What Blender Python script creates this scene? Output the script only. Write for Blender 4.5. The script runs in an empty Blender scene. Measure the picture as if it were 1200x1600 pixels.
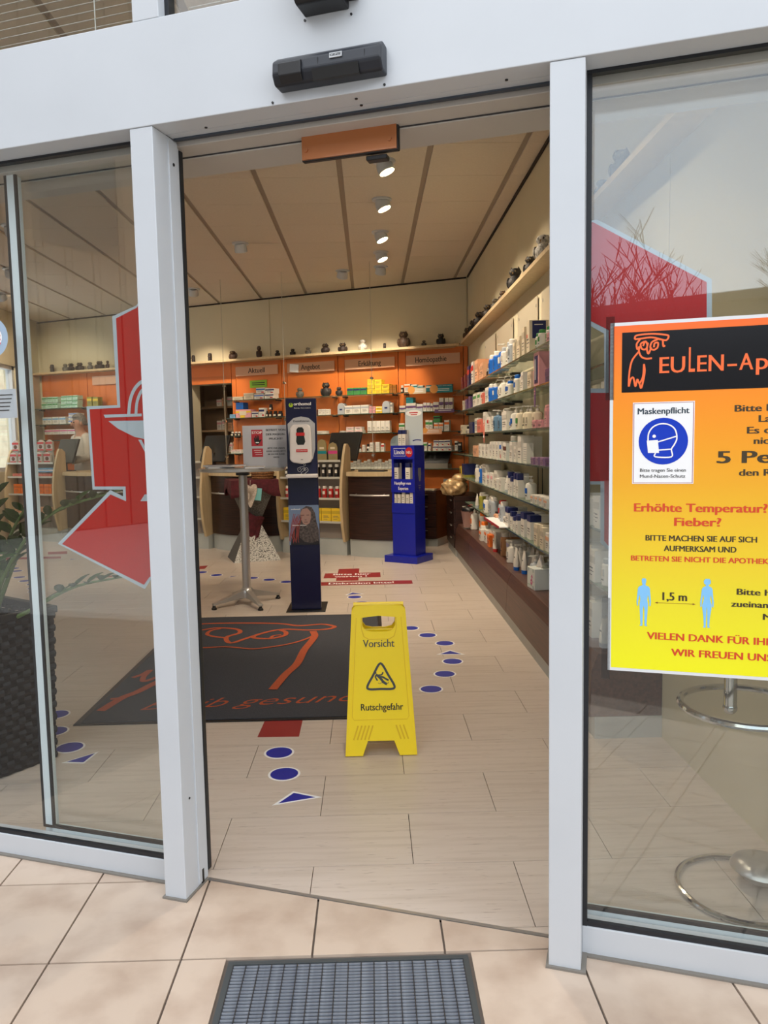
import bpy, bmesh, math, random
from mathutils import Vector, Matrix
from mathutils.geometry import tessellate_polygon
random.seed(7)
S = bpy.context.scene
COL = S.collection
# ---------------------------------------------------------------- camera
CAMZ = 1.35
cd = bpy.data.cameras.new('camera'); cam = bpy.data.objects.new('camera', cd); COL.objects.link(cam)
cd.sensor_fit = 'VERTICAL'; cd.sensor_height = 36.0; cd.lens = 27.0; cd.clip_start = 0.05; cd.clip_end = 200
_s, _f = -0.0185, 1200.0
_dn = Vector((-_s, 1.0, -(-110 - _s * -22) / _f)).normalized()
_Y = Vector((-22, -110, _f)).normalized(); _Z = -_dn; _X = _Y.cross(_Z)
_c0 = Vector((_X.x, _Y.x, _Z.x)); _c1 = Vector((_X.y, _Y.y, _Z.y)); _c2 = Vector((_X.z, _Y.z, _Z.z))   # image right, down, forward in the world
cam.matrix_world = Matrix(((_c0.x, -_c1.x, -_c2.x, 0), (_c0.y, -_c1.y, -_c2.y, 0), (_c0.z, -_c1.z, -_c2.z, CAMZ), (0, 0, 0, 1)))
S.camera = cam
# ---------------------------------------------------------------- sky, exposure
w = bpy.data.worlds.new('World'); S.world = w; w.use_nodes = True
nt = w.node_tree; nt.nodes.clear()
out = nt.nodes.new('ShaderNodeOutputWorld'); bg = nt.nodes.new('ShaderNodeBackground')
tc = nt.nodes.new('ShaderNodeTexCoord'); nz = nt.nodes.new('ShaderNodeTexNoise'); cr = nt.nodes.new('ShaderNodeValToRGB')
nz.inputs['Scale'].default_value = 2.2; nz.inputs['Detail'].default_value = 5
cr.color_ramp.elements[0].position = .35; cr.color_ramp.elements[0].color = (.66, .76, .9, 1)
cr.color_ramp.elements[1].position = .7; cr.color_ramp.elements[1].color = (1, .98, .95, 1)
nt.links.new(tc.outputs['Generated'], nz.inputs['Vector']); nt.links.new(nz.outputs['Fac'], cr.inputs['Fac'])
nt.links.new(cr.outputs['Color'], bg.inputs['Color']); nt.links.new(bg.outputs['Background'], out.inputs['Surface'])
bg.inputs['Strength'].default_value = 2.75
S.view_settings.view_transform = 'Standard'; S.view_settings.look = 'None'
S.view_settings.exposure = 0.0; S.view_settings.gamma = 1.0; S.view_settings.use_curve_mapping = False
SPOT_W = 104.0          # ceiling spot power
SPOT_COL = (1.0, .84, .64)

# ---------------------------------------------------------------- materials
MATS = {}
def lin(c):
    return tuple((x / 12.92 if x <= .04045 else ((x + .055) / 1.055) ** 2.4) for x in c)
def mat(name, rgb, rough=.5, metal=0.0, var=0.0, scale=(1, 1, 1), bump=0.0, dark=None, lo=.35, hi=.7, coords='Object', spec=.5, detail=4, nscale=6.0, emit=0.0, rnd=0.0, coat=0.0, trans=0.0):
    """rgb: sRGB 0..1; var/dark: a noise mix towards dark; rnd: per object value change"""
    if name in MATS: return MATS[name]
    m = bpy.data.materials.new(name); m.use_nodes = True; t = m.node_tree; b = t.nodes['Principled BSDF']
    c = lin(rgb) + (1,)
    b.inputs['Base Color'].default_value = c; b.inputs['Roughness'].default_value = rough; b.inputs['Metallic'].default_value = metal
    b.inputs['Specular IOR Level'].default_value = spec
    if coat: b.inputs['Coat Weight'].default_value = coat; b.inputs['Coat Roughness'].default_value = .05
    if trans: b.inputs['Transmission Weight'].default_value = trans
    m.diffuse_color = c
    last = None
    if dark is not None or bump:
        tc = t.nodes.new('ShaderNodeTexCoord'); mp = t.nodes.new('ShaderNodeMapping'); n = t.nodes.new('ShaderNodeTexNoise')
        mp.inputs['Scale'].default_value = scale; n.inputs['Scale'].default_value = nscale; n.inputs['Detail'].default_value = detail
        if coords == 'World':
            g = t.nodes.new('ShaderNodeNewGeometry'); t.links.new(g.outputs['Position'], mp.inputs['Vector'])
        else: t.links.new(tc.outputs[coords], mp.inputs['Vector'])
        t.links.new(mp.outputs['Vector'], n.inputs['Vector'])
        if dark is not None:
            r = t.nodes.new('ShaderNodeValToRGB'); r.color_ramp.elements[0].position = lo; r.color_ramp.elements[1].position = hi
            r.color_ramp.elements[0].color = lin(dark) + (1,); r.color_ramp.elements[1].color = c
            t.links.new(n.outputs['Fac'], r.inputs['Fac']); last = r.outputs['Color']
        if bump:
            bp = t.nodes.new('ShaderNodeBump'); bp.inputs['Strength'].default_value = bump; bp.inputs['Distance'].default_value = .01
            t.links.new(n.outputs['Fac'], bp.inputs['Height']); t.links.new(bp.outputs['Normal'], b.inputs['Normal'])
    if rnd:
        oi = t.nodes.new('ShaderNodeObjectInfo'); mr = t.nodes.new('ShaderNodeMapRange')
        mr.inputs['To Min'].default_value = 1 - rnd; mr.inputs['To Max'].default_value = 1 + rnd
        hs = t.nodes.new('ShaderNodeHueSaturation'); hs.inputs['Color'].default_value = c
        t.links.new(oi.outputs['Random'], mr.inputs['Value']); t.links.new(mr.outputs['Result'], hs.inputs['Value'])
        if last: t.links.new(last, hs.inputs['Color'])
        last = hs.outputs['Color']
    if last: t.links.new(last, b.inputs['Base Color'])
    if emit:
        b.inputs['Emission Color'].default_value = c; b.inputs['Emission Strength'].default_value = emit
    MATS[name] = m; return m
def glass(name, tint, r0):
    if name in MATS: return MATS[name]
    m = bpy.data.materials.new(name); m.use_nodes = True; t = m.node_tree; t.nodes.clear()
    o = t.nodes.new('ShaderNodeOutputMaterial'); mx = t.nodes.new('ShaderNodeMixShader'); tr = t.nodes.new('ShaderNodeBsdfTransparent'); gl = t.nodes.new('ShaderNodeBsdfGlossy')
    tr.inputs['Color'].default_value = tint + (1,); gl.inputs['Roughness'].default_value = 0.0; gl.inputs['Color'].default_value = (1, 1, 1, 1)
    lw = t.nodes.new('ShaderNodeLayerWeight'); lw.inputs['Blend'].default_value = .5
    p = t.nodes.new('ShaderNodeMath'); p.operation = 'POWER'; p.inputs[1].default_value = 5
    a = t.nodes.new('ShaderNodeMath'); a.operation = 'MULTIPLY_ADD'; a.inputs[1].default_value = .8; a.inputs[2].default_value = r0
    t.links.new(lw.outputs['Facing'], p.inputs[0]); t.links.new(p.outputs[0], a.inputs[0]); t.links.new(a.outputs[0], mx.inputs['Fac'])
    t.links.new(tr.outputs[0], mx.inputs[1]); t.links.new(gl.outputs[0], mx.inputs[2]); t.links.new(mx.outputs[0], o.inputs['Surface'])
    MATS[name] = m; return m
def grad_mat(name, stops, z0, z1, rough=.35):
    m = bpy.data.materials.new(name); m.use_nodes = True; t = m.node_tree; b = t.nodes['Principled BSDF']; b.inputs['Roughness'].default_value = rough
    tc = t.nodes.new('ShaderNodeTexCoord'); sx = t.nodes.new('ShaderNodeSeparateXYZ'); mr = t.nodes.new('ShaderNodeMapRange'); r = t.nodes.new('ShaderNodeValToRGB')
    mr.inputs['From Min'].default_value = z0; mr.inputs['From Max'].default_value = z1
    t.links.new(tc.outputs['Object'], sx.inputs[0]); t.links.new(sx.outputs['Z'], mr.inputs['Value']); t.links.new(mr.outputs[0], r.inputs['Fac'])
    e = r.color_ramp.elements
    while len(e) < len(stops): e.new(.5)
    for k, (p, c) in enumerate(stops): e[k].position = p; e[k].color = lin(c) + (1,)
    t.links.new(r.outputs['Color'], b.inputs['Base Color']); MATS[name] = m; return m
WHITE = mat('white_aluminium', (.765, .782, .80), .35, dark=(.75, .767, .785), nscale=3, lo=.3, hi=.6)
GASKET = mat('black_gasket', (.1, .11, .13), .45)
GREYP = mat('grey_rail', (.84, .88, .90), .35)
GLASS = glass('window_glass', (.96, .975, .97), .05)
PLEXI = glass('acrylic', (.97, .97, .97), .03)
BEIGE = mat('beige_wall', (.80, .76, .65), .75, dark=(.78, .74, .63), nscale=1.5)
ORANGE = mat('orange_panel', (.86, .47, .18), .5, dark=(.83, .44, .16), nscale=2)
SHELFG = mat('shelf_glass', (.58, .68, .60), .15, spec=.6); SHELFG.node_tree.nodes['Principled BSDF'].inputs['Alpha'].default_value = .42
SHELFE = mat('shelf_glass_edge', (.20, .29, .24), .2)
CHROME = mat('chrome', (.82, .82, .82), .12, 1.0)
STEEL = mat('brushed_steel', (.74, .73, .72), .3, .75)
BLACK = mat('black_plastic', (.06, .06, .07), .4)
DGREY = mat('dark_grey', (.2, .2, .21), .5)
WOOD = mat('dark_wood', (.23, .13, .105), .35, dark=(.13, .075, .065), scale=(1.2, 1.2, 26), nscale=3, coords='World', lo=.35, hi=.65, detail=6)
WOODB = mat('dark_wood_base', (.37, .24, .19), .4, dark=(.27, .17, .14), scale=(30, 1.0, 30), nscale=2.5, coords='World', lo=.3, hi=.7, detail=6)
CREAMW = mat('pale_beech', (.80, .71, .56), .5, dark=(.75, .66, .51), scale=(8, 8, 1), nscale=4)
PLINTH = mat('grey_plinth', (.70, .715, .70), .4, dark=(.67, .685, .67), nscale=4)
LAMINATE = mat('white_paint', (.9, .9, .88), .5)
def ink(nm, rgb, rough=.5): return mat('ink_' + nm, rgb, rough)
K_ = ink('black', (.08, .08, .09)); W_ = ink('white', (.93, .93, .93)); RED_ = ink('red', (.74, .1, .12)); BLUE_ = ink('blue', (.07, .12, .58))

# ---------------------------------------------------------------- mesh building
class MB:
    def __init__(s): s.v = []; s.f = []; s.m = []; s.ms = []; s.cur = 0
    def use(s, m):
        if m not in s.ms: s.ms.append(m)
        s.cur = s.ms.index(m); return s
    def add(s, vs, fs):
        b = len(s.v); s.v += [tuple(v) for v in vs]
        for f in fs: s.f.append([b + i for i in f]); s.m.append(s.cur)
        return s
    def box(s, x0, x1, y0, y1, z0, z1, M=None):
        vs = [Vector((x, y, z)) for z in (z0, z1) for y in (y0, y1) for x in (x0, x1)]
        if M: vs = [M @ v for v in vs]
        return s.add(vs, [(0, 2, 3, 1), (4, 5, 7, 6), (0, 1, 5, 4), (2, 6, 7, 3), (0, 4, 6, 2), (1, 3, 7, 5)])
    def prism(s, pts, a0, a1, axis='z', M=None):
        """polygon pts extruded a0..a1; axis z: pts=(x,y); y: pts=(x,z); x: pts=(y,z)"""
        def P(p, a):
            v = Vector((p[0], p[1], a)) if axis == 'z' else Vector((p[0], a, p[1])) if axis == 'y' else Vector((a, p[0], p[1]))
            return M @ v if M else v
        n = len(pts); area = sum(pts[i][0] * pts[(i + 1) % n][1] - pts[(i + 1) % n][0] * pts[i][1] for i in range(n))
        if (area < 0) ^ (axis == 'y'): pts = pts[::-1]
        vs = [P(p, a0) for p in pts] + [P(p, a1) for p in pts]
        tri = tessellate_polygon([[Vector((p[0], p[1], 0)) for p in pts]])
        fs = []
        flip = (axis == 'y')
        for t in tri:
            a = sum(pts[t[i]][0] * pts[t[(i + 1) % 3]][1] - pts[t[(i + 1) % 3]][0] * pts[t[i]][1] for i in range(3))
            t = t if (a > 0) ^ flip else t[::-1]
            fs.append(tuple(n + i for i in t)); fs.append(tuple(t[::-1]))
        for i in range(n):
            j = (i + 1) % n; fs.append((i, j, n + j, n + i))
        return s.add(vs, fs)
    def lathe(s, prof, seg=16, c=(0, 0, 0), sx=1, sy=1, M=None):
        vs = []; fs = []
        for r, z in prof:
            for k in range(seg):
                a = 2 * math.pi * k / seg; v = Vector((c[0] + r * sx * math.cos(a), c[1] + r * sy * math.sin(a), c[2] + z)); vs.append(M @ v if M else v)
        for i in range(len(prof) - 1):
            for k in range(seg):
                k2 = (k + 1) % seg; fs.append((i * seg + k, i * seg + k2, (i + 1) * seg + k2, (i + 1) * seg + k))
        if prof[0][0] > 1e-6: fs.append(tuple(range(seg))[::-1])
        if prof[-1][0] > 1e-6: fs.append(tuple((len(prof) - 1) * seg + k for k in range(seg)))
        return s.add(vs, fs)
    def tube(s, pts, r, seg=8, cap=True, closed=False):
        pts = [Vector(p) for p in pts]; n = len(pts); vs = []; fs = []; rr = r if isinstance(r, (list, tuple)) else [r] * n
        up = None
        for i, p in enumerate(pts):
            if closed: d = (pts[(i + 1) % n] - pts[i - 1])
            else: d = pts[min(i + 1, n - 1)] - pts[max(i - 1, 0)]
            d.normalize()
            if up is None: up = Vector((0, 0, 1)) if abs(d.z) < .9 else Vector((1, 0, 0))
            a = d.cross(up); a.normalize(); b = a.cross(d); up = b
            for k in range(seg):
                t = 2 * math.pi * k / seg; vs.append(p + (a * math.cos(t) + b * math.sin(t)) * rr[i])
        for i in range(n if closed else n - 1):
            j = (i + 1) % n
            for k in range(seg):
                k2 = (k + 1) % seg; fs.append((i * seg + k, j * seg + k, j * seg + k2, i * seg + k2))
        if cap and not closed: fs += [tuple(range(seg)), tuple((n - 1) * seg + k for k in range(seg))[::-1]]
        return s.add(vs, fs)
    def sphere(s, c, r, seg=12, rings=8, M=None):
        rx, ry, rz = r if isinstance(r, (tuple, list)) else (r, r, r)
        prof = [(math.sin(math.pi * i / rings), -math.cos(math.pi * i / rings)) for i in range(rings + 1)]
        vs = []; fs = []
        for q, z in prof:
            for k in range(seg):
                a = 2 * math.pi * k / seg; v = Vector((c[0] + q * rx * math.cos(a), c[1] + q * ry * math.sin(a), c[2] + z * rz)); vs.append(M @ v if M else v)
        for i in range(rings):
            for k in range(seg):
                k2 = (k + 1) % seg; fs.append((i * seg + k, i * seg + k2, (i + 1) * seg + k2, (i + 1) * seg + k))
        return s.add(vs, fs)
    def mesh(s, name, default=None, smooth=False):
        me = bpy.data.meshes.new(name); me.from_pydata(s.v, [], s.f)
        for m in (s.ms or [default]): me.materials.append(m)
        me.polygons.foreach_set('material_index', s.m)
        if smooth: me.polygons.foreach_set('use_smooth', [True] * len(me.polygons)); 
        me.update()
        if smooth: me.set_sharp_from_angle(angle=math.radians(40))
        return me
    def build(s, name, m=None, parent=None, loc=None, rz=None, smooth=False, bevel=0, seg=2):
        if m and not s.ms: s.ms = [m]
        return link(name, s.mesh(name, m, smooth), parent, loc, rz, bevel, seg)
def link(name, me, parent=None, loc=None, rz=None, bevel=0, seg=2):
    o = bpy.data.objects.new(name, me); COL.objects.link(o); o.parent = parent
    if loc is not None: o.location = loc
    if rz is not None: o.rotation_euler = (0, 0, rz)
    if bevel:
        b = o.modifiers.new('Bevel', 'BEVEL'); b.width = bevel; b.segments = seg; b.limit_method = 'ANGLE'; b.angle_limit = math.radians(35)
    return o
def box(name, m, parent, x0, x1, y0, y1, z0, z1, bevel=0, **k):
    return MB().box(x0, x1, y0, y1, z0, z1).build(name, m, parent, bevel=bevel, **k)
def tag(o, label, cat, group=None):
    o['label'] = label; o['category'] = cat
    if group: o['group'] = group
    return o
def struct(o): o['kind'] = 'structure'; return o
class Frame:
    def __init__(s, o, deg): s.o = Vector(o); s.a = math.radians(deg)
    def __call__(s, x, y, z=0): c, n = math.cos(s.a), math.sin(s.a); return Vector((s.o.x + x * c - y * n, s.o.y + x * n + y * c, s.o.z + z))
FF = Frame((-.573, 2.178, 0), -18.14)      # street front: x along it to the right, y into the shop
FB = Frame((1.30, 10.0, 0), -24.5)         # back wall: x = 0 at the right corner, negative to the left
FC = Frame((.136, 8.833, 0), -24.5)        # line of the service counters
FR = Frame((1.30, 0, 0), -90)              # right wall: local x = -Y, local y into the wall
FW = Frame((0, 0, 0), 0)
def thing(name, label, cat, fr, p=(0, 0, 0), rz=0, group=None):
    o = bpy.data.objects.new(name, None); COL.objects.link(o); o.empty_display_size = .05
    o.location = fr(*p); o.rotation_euler = (0, 0, fr.a + rz)
    return tag(o, label, cat, group)
def sroot(name, fr, p=(0, 0, 0)):
    o = bpy.data.objects.new(name, None); COL.objects.link(o); o.location = fr(*p); o.rotation_euler = (0, 0, fr.a); return struct(o)
def cr_pts(P, n=6, closed=False):
    P = [Vector(p) for p in P]; out = []; N = len(P)
    for i in range(N if closed else N - 1):
        p1, p2 = P[i], P[(i + 1) % N]; p0 = P[i - 1] if (i or closed) else p1 * 2 - p2; p3 = P[(i + 2) % N] if (closed or i + 2 < N) else p2 * 2 - p1
        for k in range(n):
            t = k / n; out.append(.5 * (2 * p1 + (p2 - p0) * t + (2 * p0 - 5 * p1 + 4 * p2 - p3) * t * t + (3 * p1 - p0 - 3 * p2 + p3) * t ** 3))
    if not closed: out.append(P[-1])
    return out
def stroke(mb, pts, wd, off, plane='xz', n=5, taper=False, closed=False):
    """flat ribbon; plane xz: facing -y at y=off; xy: facing +z at z=off"""
    P = cr_pts([(p[0], p[1]) for p in pts], n, closed) if n > 1 else [Vector(p[:2]) for p in pts]
    N = len(P); vs = []
    for i, p in enumerate(P):
        d = (P[(i + 1) % N] - P[i - 1]) if closed else P[min(i + 1, N - 1)] - P[max(i - 1, 0)]
        if d.length < 1e-9: d = Vector((1, 0))
        d.normalize(); nn = Vector((-d.y, d.x)) * wd / 2
        if taper: nn *= .55 + .45 * math.sin(math.pi * min(1, (i + .5) / N * 1.0))
        o_ = i * 5e-6
        for q in (p + nn, p - nn): vs.append((q.x, off - o_, q.y) if plane == 'xz' else (q.x, q.y, off + o_))
    fs = []
    for i in range(N if closed else N - 1):
        j = (i + 1) % N
        fs.append((2 * i + 1, 2 * j + 1, 2 * j, 2 * i) if plane == 'xy' else (2 * i + 1, 2 * j + 1, 2 * j, 2 * i))
    return mb.add(vs, fs)
def flat(mb, polys, off, plane='xz', th=.0008):
    """flat sheet with holes, front at off (xz: facing -y) or top at off (xy)"""
    pl = [[Vector((p[0], p[1], 0)) for p in q] for q in polys]; tri = tessellate_polygon(pl); V = [v for q in pl for v in q]
    fs = []
    for t in tri:
        a = (V[t[1]] - V[t[0]]).cross(V[t[2]] - V[t[0]]).z; fs.append(tuple(t) if a > 0 else tuple(t[::-1]))
    vs = [(v.x, off, v.y) if plane == 'xz' else (v.x, v.y, off) for v in V]
    mb.add(vs, fs)
    return mb
def disc(cx, cy, rx, ry=None, n=28): return [(cx + rx * math.cos(2 * math.pi * k / n), cy + (ry or rx) * math.sin(2 * math.pi * k / n)) for k in range(n)]
TXT = {}
def text(s, m, parent, x0, x1, z, h=None, off=-.001, plane='xz', bold=.0, shear=0.0, name='lettering', align='fit', M=None):
    """string fitted between x0 and x1 on baseline z; h = height of the capitals (else kept in proportion)"""
    key = (s, bold > 0, shear) if bold >= 0 else (s, bold, shear)
    if key not in TXT:
        cu = bpy.data.curves.new('t', 'FONT'); cu.body = s; cu.size = 1.0; cu.offset = min(bold, 0.0); cu.shear = shear; cu.resolution_u = 3
        ob = bpy.data.objects.new('t', cu); COL.objects.link(ob); bpy.context.view_layer.update()
        me = bpy.data.meshes.new_from_object(ob.evaluated_get(bpy.context.evaluated_depsgraph_get()))
        vs = [v.co.copy() for v in me.vertices]; fs = [tuple(p.vertices) for p in me.polygons]
        bpy.data.objects.remove(ob); bpy.data.curves.remove(cu); bpy.data.meshes.remove(me); TXT[key] = (vs, fs)
    vs, fs = TXT[key]
    a = min(v.x for v in vs); b = max(v.x for v in vs)
    if x1 is None: sx = h / .73; 
    else: sx = (x1 - x0) / (b - a)
    sy = h / .73 if h else sx
    if plane == 'xz': V = [(x0 + (v.x - a) * sx, off, z + v.y * sy) for v in vs]
    else: V = [(x0 + (v.x - a) * sx, z + v.y * sy, off) for v in vs]
    if M: V = [M @ Vector(v) for v in V]
    mb = MB().add(V, fs)
    if bold > 0:                                                     # heavier weight: the outline again, a little to either side
        for sh, e_ in ((-bold * 1.4, 4e-5), (bold * 1.4, 8e-5)):
            dx = Vector((sh * sx, -e_, 0)) if plane == 'xz' else Vector((sh * sx, 0, e_)); dx = M.to_3x3() @ dx if M else dx; mb.add([Vector(v) + dx for v in V], fs)
    return mb.build(name, m, parent)
def clip(poly, C):
    """clip polygon by convex polygon C (counter clockwise)"""
    for i in range(len(C)):
        a, b = C[i], C[(i + 1) % len(C)]; out = []
        f = lambda p: (b[0] - a[0]) * (p[1] - a[1]) - (b[1] - a[1]) * (p[0] - a[0])
        for k in range(len(poly)):
            p, q = poly[k], poly[(k + 1) % len(poly)]; fp, fq = f(p), f(q)
            if fp >= 0: out.append(p)
            if fp * fq < 0: t = fp / (fp - fq); out.append((p[0] + (q[0] - p[0]) * t, p[1] + (q[1] - p[1]) * t))
        poly = out
        if len(poly) < 3: return []
    return poly
def area(p): return abs(sum(p[i][0] * p[(i + 1) % len(p)][1] - p[(i + 1) % len(p)][0] * p[i][1] for i in range(len(p)))) / 2
_ONES = 'zeroth first second third fourth fifth sixth seventh eighth ninth tenth eleventh twelfth thirteenth fourteenth fifteenth sixteenth seventeenth eighteenth nineteenth'.split()
def ordn(n):
    if n < 20: return _ONES[n]
    t = ('twenty', 'thirty', 'forty')[n // 10 - 2]
    return t + '-' + _ONES[n % 10] if n % 10 else t[:-1] + 'ieth'
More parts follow.
